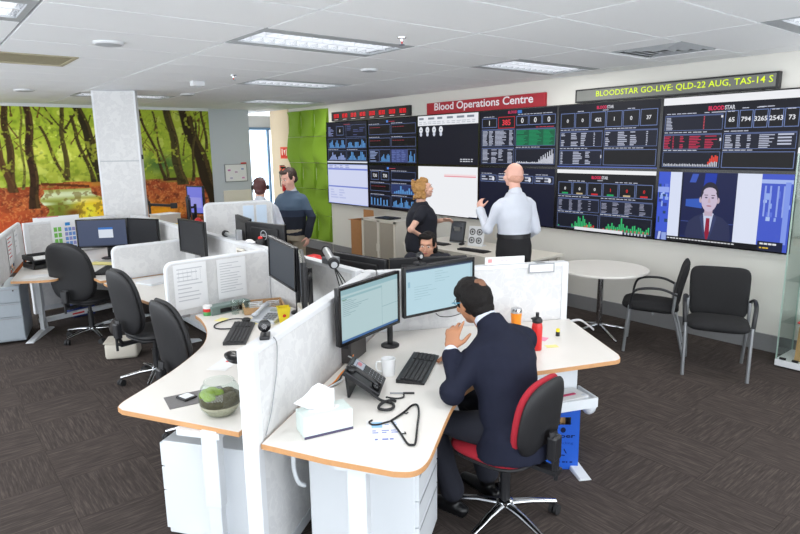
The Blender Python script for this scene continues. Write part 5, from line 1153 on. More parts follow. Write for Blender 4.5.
MB().lathe([(.04, 0), (.04, .006), (.012, .01)], 20).build('base', 'black_plastic', t, True, 40); MB().tube(catmull([(0, 0, .008), (.0, .01, .05), (-.02, .03, .09)], 5), .005).build('stem', 'black_plastic', t, True)
MB().lathe([(.0, -.014), (.05, -.012), (.062, 0), (.05, .012), (0, .014)], 24, M=Matrix.Translation((-.03, .05, .10)) @ Matrix.Rotation(R(25), 4, 'X'), cap=False).build('head', 'black_gloss', t, True)
t = thing('loose_paper', 'white paper strip with a red tab beside the left keyboard', 'paper', (1.36, 3.40, ZD), R(40)); MB().box((0, 0, .001), (.20, .12, .0014)).build('sheet', 'paper', t); MB().box((.07, .0, .0035), (.06, .02, .003)).build('red_tab', 'red_plastic', t)
# grey desk phone
t = thing('grey_phone', 'light grey desk phone on the left near desk', 'telephone', (2.03, 4.12, ZD), R(-55)); MB().add([(-.10, -.11, 0), (.10, -.11, 0), (.10, .11, 0), (-.10, .11, 0), (-.10, -.11, .02), (.10, -.11, .02), (.10, .11, .07), (-.10, .11, .07)], [(0, 3, 2, 1), (4, 5, 6, 7), (0, 1, 5, 4), (1, 2, 6, 5), (2, 3, 7, 6), (3, 0, 4, 7)]).build('body', 'phone_grey', t)
MB().loft([(-.07, -.10, .055), (-.07, -.05, .065), (-.07, .05, .085), (-.07, .10, .09)], [(.025, .017), (.018, .012), (.018, .012), (.025, .017)], 12, side=(1, 0, 0)).build('handset', 'phone_grey', t, True)
k = MB()
for i in range(4):
    for j in range(4): k.box((.0 + i * .025, -.08 + j * .025, .032 + j * .0057), (.017, .014, .006))
k.build('buttons', mat('btn_grey', rgb(120, 124, 130), .5, noise=.05), t); MB().box((.035, .06, .063), (.09, .05, .006), M=Matrix.Identity(4)).build('display', mat('lcd', rgb(150, 160, 150), .3, noise=.02), t)
# black headset with round earpiece
t = thing('headset', 'black headset with round ear pad and cord on the left near desk', 'headset', (1.82, 4.22, ZD)); MB().lathe([(.0, .0), (.03, .002), (.034, .02), (.02, .03), (0, .03)], 18, cap=False, c=(.05, -.04, 0)).build('ear_pad', 'black_rubber', t, True, 50); MB().tube(catmull([(.05, -.04, .02), (-.02, .06, .012), (-.16, .03, .006), (-.20, -.08, .006), (-.10, -.16, .006), (.02, -.12, .006), (.03, -.06, .015)], 6), .005, 8).build('cord', 'black_rubber', t, True)
t = thing('yellow_cup', 'tall yellow square cup on the left near desk', 'cup', (2.07, 3.96, ZD), R(-20))
MB().add([(a * .03, b * .03, 0) for a, b in ((-1, -1), (1, -1), (1, 1), (-1, 1))] + [(a * .047, b * .047, .125) for a, b in ((-1, -1), (1, -1), (1, 1), (-1, 1))] + [(a * .043, b * .043, .125) for a, b in ((-1, -1), (1, -1), (1, 1), (-1, 1))] + [(a * .028, b * .028, .01) for a, b in ((-1, -1), (1, -1), (1, 1), (-1, 1))], [(0, 3, 2, 1)] + [(i, (i + 1) % 4, 4 + (i + 1) % 4, 4 + i) for i in range(4)] + [(4 + i, 4 + (i + 1) % 4, 8 + (i + 1) % 4, 8 + i) for i in range(4)] + [(8 + i, 8 + (i + 1) % 4, 12 + (i + 1) % 4, 12 + i) for i in range(4)] + [(12, 13, 14, 15)]).build('cup', 'yellow', t)
MB().ell((0, -.0405, .065), (.013, .002, .013), R=Matrix.Rotation(.2, 3, 'X')).build('emblem', 'red_plastic', t, True)
t = thing('brown_ornament', 'small brown ornament leaning by the yellow cup', 'ornament', (2.10, 3.86, ZD)); MB().ell((0, 0, .03), (.035, .03, .03)).build('body', mat('brown_wood', rgb(110, 66, 44), .6, noise=.2), t, True); MB().ell((.03, .01, .06), (.022, .02, .02)).build('head', mat('brown_pale', rgb(170, 110, 80), .6, noise=.2), t, True)
t = thing('tin_can', 'small tin can with red and green label on the left near desk', 'tin', (1.725, 4.565, ZD)); MB().lathe([(.035, 0), (.036, .002), (.036, .03)], 24).build('base', mat('label_green', rgb(70, 150, 80), .5, noise=.1), t, True, 40); MB().lathe([(.0362, .03), (.0362, .055)], 24).build('label', 'red_plastic', t, True, 40); MB().lathe([(.036, .055), (.036, .078), (.033, .08), (0, .08)], 24).build('lid', 'paper', t, True, 40)
for i, (x, y) in enumerate(((1.90, 4.44), (1.97, 4.40))):
    t = thing('drinking_glass', ('left' if i == 0 else 'right') + ' of two clear drinking glasses on the left near desk', 'glass', (x, y, ZD), 0, 'drinking glasses'); o = MB().lathe([(.026, .002), (.03, .004), (.035, .11)], 22, cap=False).build('tumbler', 'glass', t, True); so = o.modifiers.new('s', 'SOLIDIFY'); so.thickness = .003; MB().lathe([(.0, .002), (.026, .002), (.026, .008), (0, .008)], 20, cap=False).build('base', 'glass', t)
t = thing('desk_tray', 'long dark glass-green tray of stationery below the pinned sheets', 'tray', (1.90, 4.565, ZD), R(4)); MB().box((0, 0, .035), (.34, .10, .068), bev=.004).build('box', mat('tray_green', rgb(110, 128, 124), .4, noise=.1), t); MB().box((0, -.051, .03), (.2, .004, .035)).build('front_label', 'black_plastic', t)
# wicker tray with coiled cables
t = thing('wicker_tray', 'tan wicker tray of coiled white cables in the desk corner', 'tray', (2.13, 4.42, ZD), R(-20)); MB().box((0, 0, .008), (.30, .26, .014)).build('tray_base', mat('wicker', rgb(186, 150, 108), .8, noise=.2, nscale=80), t)
for sg in (-1, 1): MB().box((0, sg * .135, .03), (.32, .012, .05)).build('side', 'wicker', t); MB().box((sg * .155, 0, .03), (.012, .26, .05)).build('side', 'wicker', t)
for i, (x, y, m_) in enumerate(((-.05, .03, 'white_trim'), (.07, -.03, 'white_trim'), (-.02, -.06, 'paper'))):
    pts = [((.05 + .004 * (q % 3)) * math.cos(q * .5) + x, (.04 + .003 * (q % 4)) * math.sin(q * .5) + y, .022 + .0012 * q) for q in range(38)]
    o = MB().tube(pts, .006, 6).build('coiled_cable', m_, None, True); o.location = (2.13, 4.42, ZD); S(o, ['upper', 'right-hand', 'lower'][i] + ' coil of white cable in the wicker tray', 'cable', 'coiled cables')
t = thing('white_dock', 'white plastic dock box under the tilted monitor', 'dock', (2.25, 3.93, ZD), R(75)); MB().box((0, 0, .055), (.22, .09, .11), bev=.006).build('case', 'beige_plastic', t); MB().box((0, .046, .06), (.16, .004, .05)).build('label', 'paper', t)
for x, y, rz in ((1.86, 4.10, 10), (1.93, 4.22, -25), (1.75, 4.36, 30)):
    t = MB().box((0, 0, .001), (.09, .07, .0015)).build('sticky_note', 'yellow_pale'); t.location = (x, y, ZD); t.rotation_euler = (0, 0, R(rz)); S(t, {10: 'nearest', -25: 'middle', 30: 'farthest'}[rz] + ' pale yellow sticky note on the left near desk', 'sticky note', 'sticky notes')
# silver arm clamped on the spine
t = thing('silver_support_arm', 'silver tubular support arm with black end on the spine partition', 'support arm', (2.40, 3.80, 1.155)); MB().box((0, 0, .025), (.10, .10, .05), bev=.006).build('clamp', 'grey_metal', t)
MB().cyl((0, .06, .09), (-.18, -.32, .07), .028, n=18).build('tube', mat('silver', rgb(190, 192, 194), .3, .7, noise=.03), t, True, 40); MB().cyl((-.17, -.30, .071), (-.195, -.35, .069), .037, n=18).build('end_joint', 'black_rubber', t, True, 40); MB().cyl((0, .06, .09), (.01, .08, .09), .034, n=18).cyl((0, .02, .03), (0, .02, .09), .02).build('base_joint', 'black_rubber', t, True, 40); MB().cyl((-.196, -.352, .069), (-.21, -.375, .068), .022, n=16).build('end_cap', 'chrome', t, True, 40)
for k in range(3): MB().tube(catmull([(-.19, -.34, .05), (-.18 + .02 * k, -.36, -.03), (-.15 + .03 * k, -.34, -.10), (-.12 + .03 * k, -.30, -.16)], 5), .004, 6).build('loose_cable', 'black_rubber', t, True)
# monitor arm and knick-knacks on the far spine top
t = thing('camera_arm', 'grey camera arm lying along the top of the spine partition', 'camera arm', (2.40, 5.60, 1.155)); MB().cyl((0, .10, .03), (0, -.18, .025), .02, n=16).build('tube', 'silver', t, True, 40); MB().cyl((0, .10, .03), (0, .14, .03), .032, n=16).build('head', 'black_rubber', t, True, 40); MB().box((.0, -.19, .05), (.05, .05, .10), bev=.006).build('clamp', 'grey_metal', t)
t = thing('cable_box', 'small beige switch box on the side of the spine partition', 'switch box', (SPX - .042, 5.25, 1.03)); MB().box((-.008, 0, .035), (.016, .16, .07), bev=.003).build('box', 'cream_metal', t); MB().box((-.017, 0, .035), (.003, .11, .03)).build('slot', 'tambour_dark', t)
t = thing('toy_figure', 'small black toy figure with red cap on the spine partition', 'figurine', (2.42, 5.0, 1.155)); MB().ell((0, 0, .03), (.03, .035, .03)).ell((0, -.03, .035), (.02, .02, .025)).build('body', 'black_rubber', t, True); MB().ell((0, 0, .062), (.022, .022, .016)).build('cap', 'red_plastic', t, True); MB().ell((.01, .06, .02), (.03, .03, .02)).build('foot', 'black_rubber', t, True)
t = thing('paper_clump', 'crumpled white paper on the spine partition beside the toy', 'paper', (2.39, 5.16, 1.155)); MB().ell((0, 0, .018), (.035, .05, .018), 10, 6).build('paper_ball', 'paper', t); MB().ell((0.01, -.06, .012), (.025, .03, .012), 9, 5).build('paper_scrap', 'paper', t)
t = thing('red_canister', 'red rounded canister behind the tilted monitor, beyond the spine', 'canister', (2.62, 4.42, ZD)); MB().lathe([(.0, 0), (.09, .0), (.1, .2), (.09, .33), (.06, .385), (0, .40)], 20, cap=False).build('dome', 'red_plastic', t, True); MB().box((-.09, 0, .30), (.08, .1, .01), bev=.004).build('brim', 'red_plastic', t)

# ---- middle and far-left desks
t = thing('document_holder', 'white and blue upright carton behind the middle desk monitor', 'carton', (2.24, 6.30, ZD), R(-20)); MB().box((0, 0, .25), (.09, .06, .50), bev=.003).build('carton', 'paper', t); MB().box((0, -.031, .32), (.06, .002, .10)).box((0, -.031, .12), (.07, .002, .04)).build('blue_print', mat('soft_blue', rgb(130, 150, 196), .7, noise=.05), t)
t = thing('white_laptop', 'closed white laptop on the middle desk', 'laptop', (1.83, 6.10, ZD), R(20)); MB().box((0, 0, .006), (.34, .24, .011), bev=.003).build('base', 'white_metal', t); MB().box((0, 0, .0155), (.34, .24, .007), bev=.003).build('lid', 'white_trim', t)
t = thing('document_tray', 'black stacked document tray on the far left desk', 'document tray', (1.12, 7.82, ZD), R(14))
for k, z in enumerate((.012, .10)):
    m = MB().box((0, 0, z), (.36, .27, .008))
    for sg in (-1, 1): m.box((sg * .178, 0, z + .025), (.008, .27, .05))
    m.box((0, .133, z + .025), (.36, .008, .05)); m.build('tray', 'black_plastic', t)
MB().box((0, -.01, .112), (.30, .22, .012)).build('paper_stack', 'paper', t); MB().box((-.17, .12, .06), (.014, .014, .1)).box((.17, .12, .06), (.014, .014, .1)).box((.17, -.12, .06), (.014, .014, .1)).box((-.17, -.12, .06), (.014, .014, .1)).build('riser', 'black_plastic', t)
t = thing('yellow_folder', 'pale yellow folder leaning on grey papers at the far left desk', 'folder', (1.66, 7.50, ZD), R(40)); MB().box((0, 0, .012), (.12, .34, .012)).build('folder', 'yellow_pale', t); MB().box((.10, .02, .004), (.30, .30, .007)).build('papers', mat('paper_grey', rgb(176, 172, 166), .8, noise=.06), t)
t = thing('white_papers', 'white papers with red stamp on the far left desk', 'paper', (1.52, 7.86, ZD), R(20)); MB().box((0, 0, .002), (.30, .22, .004)).build('sheets', 'paper', t); MB().box((.06, .03, .0045), (.06, .03, .001)).build('red_stamp', 'red_plastic', t)
t = thing('desk_blotter', 'white sheet at the left end of the far left desk', 'paper', (0.95, 7.25, ZD), R(-25)); MB().box((0, 0, .0015), (.26, .19, .003)).build('sheet', 'paper', t); MB().box((.02, .02, .0035), (.18, .10, .001)).build('inner_sheet', 'white_trim', t)
t = thing('waste_bin', 'beige plastic waste bin lying under the middle desk', 'bin', (1.47, 6.22, 0), R(-25))
MB().box((0, 0, .085), (.30, .24, .165), bev=.03).build('tub', 'beige_plastic', t, True, 50); MB().box((0, 0, .172), (.31, .25, .012), bev=.005).build('rim', 'beige_plastic', t)
t = thing('dark_bag', 'dark patterned bag under the far left desk', 'bag', (1.66, 6.86, 0), R(20)); MB().ell((0, 0, .13), (.17, .13, .13)).build('sack', mat('bag_dark', rgb(66, 62, 60), .9, noise=.5, nscale=25), t, True); MB().tube(catmull([(-.08, 0, .24), (-.04, 0, .30), (.04, 0, .30), (.08, 0, .24)], 5), .008).build('handle', 'black_rubber', t, True)
t = thing('blue_box', 'blue plastic crate under the far left desk', 'crate', (1.50, 8.25, 0), R(10)); MB().box((0, 0, .15), (.26, .24, .30), bev=.01).build('body', mat('navy_blue', rgb(20, 46, 112), .6, noise=.08), t); MB().box((0, 0, .305), (.28, .26, .02), bev=.005).build('rim', 'navy_blue', t)
t = thing('desk_crossbar', 'white cable tray with red label under the far left desk', 'cable tray', (1.45, 7.95, 0)); MB().box((0, 0, .10), (.95, .07, .05), bev=.005, M=Matrix.Rotation(R(15), 4, 'Z')).build('bar', 'white_metal', t); MB().box((-.05, -.037, .105), (.14, .004, .02), M=Matrix.Rotation(R(15), 4, 'Z')).build('red_label', 'red_plastic', t); MB().box((-.42, 0, .04), (.04, .04, .08), M=Matrix.Rotation(R(15), 4, 'Z')).box((.42, 0, .04), (.04, .04, .08), M=Matrix.Rotation(R(15), 4, 'Z')).build('support', 'white_metal', t)
t = thing('blue_bin', 'dark blue bin under the curved left near desk', 'bin', (2.05, 4.15, 0)); MB().lathe([(.10, .0), (.13, .32), (.135, .33), (.12, .325)], 24).build('tub', 'navy_blue', t, True, 40); MB().lathe([(.132, .30), (.138, .33), (.13, .335)], 24, cap=False).build('rim', 'navy_blue', t, True, 40)

# ---- under the right end of the near desk
t = thing('recycling_box', 'blue cardboard paper recycling box beside the desk foot', 'recycling box', (3.06, 2.19, 0), R(-42))
bxx = MB()
for sg in (-1, 1): bxx.box((sg * .098, 0, .20), (.005, .26, .40))
bxx.box((0, .128, .20), (.2, .005, .40)); bxx.box((0, 0, .008), (.19, .25, .012))
for x0, x1, z0, z1 in ((-.10, .10, 0, .30), (-.10, .10, .35, .40), (-.10, -.045, .30, .35), (.045, .10, .30, .35)): bxx.box(((x0 + x1) / 2, -.13, (z0 + z1) / 2), (x1 - x0, .005, z1 - z0))
bxx.build('carton', 'blue_plastic', t)
c = Canvas(); c.ell(0, .265, .016, .018, (16, 26, 60), 16); c.text('Paper', 0, .205, .036, (16, 26, 60), w=.15, off=.02); c.text('recycling', 0, .165, .022, (24, 60, 140), w=.13)
for k in range(3):
    a = PI / 2 + k * 2 * PI / 3; c.poly([(.030 * math.cos(a + .25), .115 + .030 * math.sin(a + .25)), (.020 * math.cos(a + .3), .115 + .020 * math.sin(a + .3)), (.020 * math.cos(a + 1.7), .115 + .020 * math.sin(a + 1.7)), (.030 * math.cos(a + 1.75), .115 + .030 * math.sin(a + 1.75))], (16, 30, 80))
bars(c, -.07, .04, .07, .06, 1, 6, (20, 40, 100)); c.build('print', 'print', t, Matrix.Translation((0, -.1335, 0)))
t = thing('paper_pile', 'pile of papers standing in the blue recycling box', 'paper', (3.06, 2.19, .0145), R(-42)); MB().box((-.03, 0, .19), (.012, .20, .36), M=Matrix.Rotation(.08, 4, 'Y')).box((.03, .02, .18), (.02, .2, .34), M=Matrix.Rotation(-.06, 4, 'Y')).build('sheets', 'kraft', t); MB().box((.065, .0, .17), (.008, .22, .33)).build('white_sheets', 'paper', t)
t = thing('hanging_tray', 'white metal tray of leaflets under the right end of the desk', 'tray', (2.98, 2.13, .40), R(-22))
MB().box((0, 0, .02), (.40, .20, .012)).box((0, -.10, .05), (.40, .012, .06)).box((.195, 0, .05), (.012, .2, .06)).box((0, .1, .15), (.36, .012, .28)).build('shelf', 'white_metal', t); MB().box((.03, -.01, .045), (.30, .16, .035)).box((.02, .0, .072), (.28, .15, .014), rz=.12).build('leaflets', 'paper', t); MB().box((-.02, -.02, .082), (.24, .02, .004), rz=.1).build('red_stripe', mat('magenta', rgb(190, 40, 90), .6, noise=.05), t)
t = thing('plastic_wrap', 'crumpled clear plastic wrap hanging from the leaflet tray', 'plastic wrap', (3.13, 2.02, .36)); o = MB().ell((0, 0, .05), (.05, .045, .06), 14, 9).build('wrap', mat('clear_film', rgb(216, 220, 226), .2, noise=.15, nscale=40, bump=.9), t, True); MB().ell((-.03, .02, .10), (.03, .03, .025), 10, 6).build('twist', 'clear_film', t, True)
t = thing('desk_controller', 'black height controller box under the near desk edge', 'desk controller', (1.635, 1.845, .669), R(36)); MB().box((0, 0.01, .013), (.10, .035, .022), bev=.003).build('case', 'black_plastic', t); MB().box((0.02, -.009, .013), (.03, .003, .012)).build('button', 'key_grey', t)
t = MB().tube(catmull([(1.28, 2.40, .70), (1.26, 2.38, .62), (1.25, 2.37, .52), (1.27, 2.37, .44), (1.31, 2.38, .40)], 6), .011, 8).build('cable_duct', 'white_metal', None, True); S(t, 'white flexible cable duct hanging under the near desk', 'cable duct')

# ---- wall bench things, glass cabinet, far desk clutter
t = thing('tablet_display', 'small black upright display leaning on the wall bench', 'tablet', (5.72, 5.86, .7205), R(-75)); Mt = Matrix.Rotation(R(-14), 4, 'X'); MB().box((0, 0, .15), (.22, .02, .29), bev=.005, M=Mt).build('case', 'black_plastic', t); MB().box((0, -.0115, .155), (.19, .002, .24), M=Mt).build('glass', mat('off_screen', rgb(40, 44, 54), .15, noise=.03), t); MB().box((0, .09, .09), (.10, .012, .2), M=Matrix.Rotation(R(22), 4, 'X')).box((0, .05, .006), (.16, .16, .01)).build('stand', 'grey_metal', t)
t = thing('speaker_panel', 'white upright panel with four round black speaker cones on the bench', 'speaker panel', (5.68, 5.47, .7205), R(-75)); Mt = Matrix.Rotation(R(-12), 4, 'X'); MB().box((0, 0, .13), (.22, .03, .26), bev=.006, M=Mt).build('panel', 'white_trim', t)
for i in range(2):
    for j in range(2):
        Mq = Mt @ Matrix.Translation((-.052 + i * .104, -.016, .075 + j * .11)) @ Matrix.Rotation(PI / 2, 4, 'X')
        o = MB().lathe([(.030, 0), (.042, 0), (.042, .003), (.030, .003), (.030, 0)], 22, M=Mq, cap=False).build('ring', 'black_plastic', t); MB().lathe([(.012, .0005), (.016, .004), (.0, .006)], 18, M=Mq, cap=False).build('cone', 'black_plastic', o)
MB().box((0, .05, .006), (.2, .12, .012)).build('foot', 'white_trim', t)
t = thing('access_plate', 'beige access plate on the wall behind the bench speaker panel', 'wall plate', (WX - .012, 5.5, .70)); MB().box((0.004, 0, .13), (.012, .5, .24), bev=.002).build('plate', 'cream_metal', t); MB().box((-.003, 0, .13), (.003, .44, .18)).build('inset', 'wall_paint', t)
t = thing('computer_mouse', 'black mouse beside the left bench keyboard', 'mouse', (5.62, 5.66, .7205)); MB().ell((0, 0, .014), (.05, .03, .016)).build('body', 'black_plastic', t, True); MB().box((-.03, 0, .026), (.012, .005, .006)).build('wheel', 'key_grey', t)
# glass cabinet
t = thing('glass_cabinet', 'glass display cabinet with white base at the right edge', 'display cabinet', (6.12, 1.48, 0)); MB().box((0, 0, .045), (.40, .92, .06), bev=.004).build('base', 'white_trim', t)
MB().box((0, 0, 1.93), (.40, .92, .05), bev=.004).build('top', 'white_trim', t)
for sy in (-1, 1): MB().box((0, sy * .455, .99), (.38, .005, 1.83)).build('side_pane', 'glass', t)
for sy in (-1, 1): MB().box((-.195, sy * .229, .99), (.005, .448, 1.83)).build('door_pane', 'glass', t)
for z in (.42, .80, 1.18, 1.56): MB().box((0.0, 0, z), (.37, .89, .006)).build('glass_shelf', 'glass', t)
for sx in (-1, 1):
    for sy in (-1, 1): MB().box((sx * .192, sy * .452, .99), (.010, .010, 1.83)).build('edge_strip', mat('glass_edge', rgb(170, 190, 180), .2, noise=.03), t)
for y in (.40, .30, .0, -.3): MB().box((-.19, y, .088), (.02, .05, .018)).build('lock_block', 'black_plastic', t)
t = thing('kraft_bag', 'brown kraft paper bag standing in the glass cabinet', 'paper bag', (6.10, 1.66, .077), R(8)); MB().prism([(-.11, -.16), (.11, -.16), (.11, .16), (-.11, .16)], 0, .30, M=Matrix(((1, 0, .25, 0), (0, 1, 0, 0), (0, 0, 1, 0), (0, 0, 0, 1)))).build('bag', 'kraft', t); MB().box((-.115, 0, .10), (.004, .12, .05), M=Matrix(((1, 0, .25, 0), (0, 1, 0, 0), (0, 0, 1, 0), (0, 0, 0, 1)))).build('logo_patch', mat('red_faded', rgb(196, 90, 60), .7, noise=.1), t)
t = thing('red_leaflets', 'red and white leaflets on the lower glass shelf', 'leaflets', (6.06, 1.66, .4235), R(0)); MB().box((0, 0, .006), (.18, .30, .010)).build('red_sheet', 'red_plastic', t); MB().box((0.02, .02, .0145), (.14, .24, .005)).build('white_sheet', 'paper', t)
t = thing('yellow_carton', 'yellow carton on the middle glass shelf', 'carton', (6.10, 1.65, .8035), R(0)); MB().box((0, 0, .09), (.10, .22, .18), bev=.003).build('carton', 'yellow', t); MB().box((-.0512, 0, .03), (.002, .2, .04)).build('red_band', 'red_plastic', t)
# far desk clutter
t = thing('picture_stand', 'yellow-framed dark picture standing on the cluttered far desk', 'picture', (2.72, 8.15, ZD), R(-25)); MB().box((-.15, 0, .16), (.03, .03, .32)).box((.15, 0, .16), (.03, .03, .32)).box((0, 0, .31), (.33, .03, .03)).build('frame', 'yellow', t); MB().box((0, .0, .14), (.27, .012, .28)).build('inner', 'black_plastic', t)
t = thing('soft_toy', 'red and white soft toy on the cluttered far desk', 'soft toy', (2.95, 8.0, ZD)); MB().ell((0, 0, .10), (.07, .06, .10)).build('body', 'red_plastic', t, True); MB().ell((0, 0, .24), (.05, .05, .05)).build('head', mat('toy_pink', rgb(226, 150, 150), .8, noise=.1), t, True); MB().ell((.02, -.04, .34), (.05, .04, .06)).build('hat', 'red_plastic', t, True)
t = thing('white_carton', 'low white carton on the cluttered far desk', 'carton', (2.92, 9.12, ZD), R(15)); MB().box((0, 0, .18), (.34, .26, .36), bev=.004).build('box', 'cream_board', t); MB().box((0, 0, .365), (.35, .27, .01)).build('lid', 'paper', t)
t = thing('boom_arm', 'black jointed desk boom arm before the orange part of the mural', 'boom arm', (2.76, 9.3, ZD), R(-20)); MB().lathe([(.05, 0), (.05, .02), (.02, .03)], 18).cyl((0, 0, .02), (0, 0, .55), .018).build('post', 'black_plastic', t, True, 40); MB().cyl((0, 0, .50), (.34, 0, .47), .02).cyl((.02, 0, .47), (-.06, .0, .62), .025).build('boom', 'black_plastic', t, True, 40); MB().box((.34, 0, .47), (.1, .06, .08), bev=.01).build('joint', 'black_plastic', t)
t = thing('binder', 'white and red binder on the cluttered far desk', 'binder', (3.15, 8.4, ZD), R(-30)); MB().box((0, 0, .15), (.07, .26, .30), bev=.004).build('cover', 'red_plastic', t); MB().box((0, .0, .15), (.05, .264, .28)).build('pages', 'paper', t)

# ================================================================== PEOPLE
def skin_mat(name, col):
    return mat(name, col, .55, noise=.06, nscale=25)
skin_mat('skin_fair', rgb(226, 178, 156)); skin_mat('skin_tan', rgb(168, 116, 84)); skin_mat('skin_olive', rgb(204, 152, 126)); skin_mat('skin_pink', rgb(228, 176, 158))
mat('eye_white', rgb(232, 228, 224), .3, noise=.01); mat('eye_dark', rgb(40, 28, 22), .2, noise=.05); mat('lip', rgb(176, 98, 92), .5, noise=.05)
mat('hair_black', rgb(18, 14, 13), .6, noise=.4, nscale=120, bump=.4, spec=.2); mat('hair_brown', rgb(54, 36, 28), .55, noise=.4, nscale=120, bump=.5); mat('hair_auburn', rgb(76, 34, 34), .5, noise=.4, nscale=120, bump=.5); mat('hair_blond', rgb(178, 132, 74), .55, noise=.4, nscale=90, bump=.7); mat('hair_grey', rgb(206, 154, 132), .6, noise=.3, nscale=120, bump=.3)
mat('suit_navy', rgb(28, 31, 46), .8, noise=.14, nscale=14, bump=.25, spec=.15); mat('trouser_navy', rgb(20, 22, 34), .9, noise=.12, nscale=18, bump=.2); mat('shirt_check', rgb(206, 212, 226), .8, noise=.12, nscale=150); mat('shirt_white', rgb(208, 212, 222), .8, noise=.04, nscale=9, bump=.35); mat('trouser_black', rgb(28, 27, 30), .85, noise=.15, nscale=18, bump=.2); mat('top_black', rgb(24, 26, 38), .85, noise=.2, nscale=16, bump=.3); mat('khaki', rgb(170, 158, 138), .85, noise=.08, nscale=16, bump=.2); mat('shoe_black', rgb(18, 18, 20), .3, noise=.1)
mat('belt_black', rgb(16, 16, 18), .4, noise=.1)
def jumper_mat():
    m = mat('jumper', rgb(60, 72, 92), .9, bump=.15, nscale=80); nt = m.node_tree; b = nt.nodes['Principled BSDF']
    tc = nt.nodes.new('ShaderNodeTexCoord'); sx = nt.nodes.new('ShaderNodeSeparateXYZ'); rp = nt.nodes.new('ShaderNodeValToRGB'); rp.color_ramp.interpolation = 'CONSTANT'
    mp = nt.nodes.new('ShaderNodeMapRange'); mp.inputs[1].default_value = 0.8; mp.inputs[2].default_value = 1.6
    e = rp.color_ramp.elements; e[0].position = 0; e[0].color = rgb(30, 34, 46); e[1].position = .42; e[1].color = rgb(44, 54, 74); k = e.new(.53); k.color = rgb(76, 94, 114)
    nt.links.new(tc.outputs['Object'], sx.inputs[0]); nt.links.new(sx.outputs[2], mp.inputs[0]); nt.links.new(mp.outputs[0], rp.inputs[0]); nt.links.new(rp.outputs[0], b.inputs['Base Color'])
jumper_mat()

TMP = bpy.data.scenes.new('tmp_shaping')
def solid(mb, name, m, parent, voxel=.012, smooth=5, fac=.5, wob=0.0, wsc=6.0):
    me = mb.mesh('tmp'); ob = bpy.data.objects.new('tmp', me); TMP.collection.objects.link(ob)
    r = ob.modifiers.new('r', 'REMESH'); r.mode = 'VOXEL'; r.voxel_size = voxel
    s = ob.modifiers.new('s', 'SMOOTH'); s.iterations = smooth; s.factor = fac
    with bpy.context.temp_override(scene=TMP, view_layer=TMP.view_layers[0]):
        dg = bpy.context.evaluated_depsgraph_get(); dg.update()
        nm = bpy.data.meshes.new_from_object(ob.evaluated_get(dg)); nm.name = name
    bpy.data.objects.remove(ob); bpy.data.meshes.remove(me)
    if wob:
        from mathutils import noise
        mv = [(v.co.copy(), v.normal.copy()) for v in nm.vertices]; co = []
        for c_, n_ in mv: co += list(c_ + n_ * wob * noise.noise(c_ * wsc))
        nm.vertices.foreach_set('co', co); nm.update()
    nm.polygons.foreach_set('use_smooth', [True] * len(nm.polygons))
    nm.materials.clear(); nm.materials.append(MATS[m])
    o = bpy.data.objects.new(name, nm); COL.objects.link(o); o.parent = parent
    return o
def limb(mb, pts, rad, inf=0.0):
    rr = [r + inf for r in rad]
    mb.loft(pts, rr, 14)
    for p, r in zip(pts, rr): mb.ell(p, (r, r, r), 14, 8)
def torso(mb, spine, inf=0.0, side=(1, 0, 0)):
    mb.loft([s_[0] for s_ in spine], [(s_[1] + inf, s_[2] + inf) for s_ in spine], 22, side=side)
def hand(mb, w, d, n, side, curl=0.5, s=1.0, spread=.12, thumb=.6):
    w = Vector(w); d = Vector(d).normalized(); n = Vector(n); n = (n - n.dot(d) * d).normalized(); th = d.cross(n) * side
    # palm
    for a, b in ((.012, 0), (.035, 0), (.06, 0)):
        Rm = Matrix((th, d, n)).transposed(); mb.ell(w + d * (a + .014) * s, (.038 * s, .028 * s, .015 * s), 14, 8, R=Rm)
    L = (.068, .078, .072, .056); c = 0
    for k in range(4):
        b0 = w + d * (.082 if k in (1, 2) else .076) * s + th * (.029 - .0195 * k) * s
        dd = (d + th * spread * (1.5 - k) * .6).normalized(); p = b0; ang = 0; pts = [p - dd * .02 * s]
        cu = curl if not isinstance(curl, (list, tuple)) else curl[k]
        for seg in (.45, .32, .23):
            ang += cu * .75; q = dd * math.cos(ang) + n * math.sin(ang); p = p + q * L[k] * seg * s; pts.append(p)
        mb.loft([pts[0], b0] + pts[1:], [.009 * s, .0095 * s, .009 * s, .0082 * s, .0068 * s], 10)
        mb.ell(pts[-1], (.0068 * s,) * 3, 10, 6)
    b0 = w + d * .025 * s + th * .03 * s; t1 = (th * .8 + d * .6 + n * thumb * .6).normalized(); t2 = (th * .35 + d * .8 + n * thumb).normalized()
    p1 = b0 + t1 * .032 * s; p2 = p1 + t2 * .03 * s; p3 = p2 + t2 * .024 * s
    mb.loft([b0 - t1 * .015 * s, b0, p1, p2, p3], [.013 * s, .013 * s, .0108 * s, .0095 * s, .0078 * s], 10); mb.ell(p3, (.0078 * s,) * 3, 10, 6)
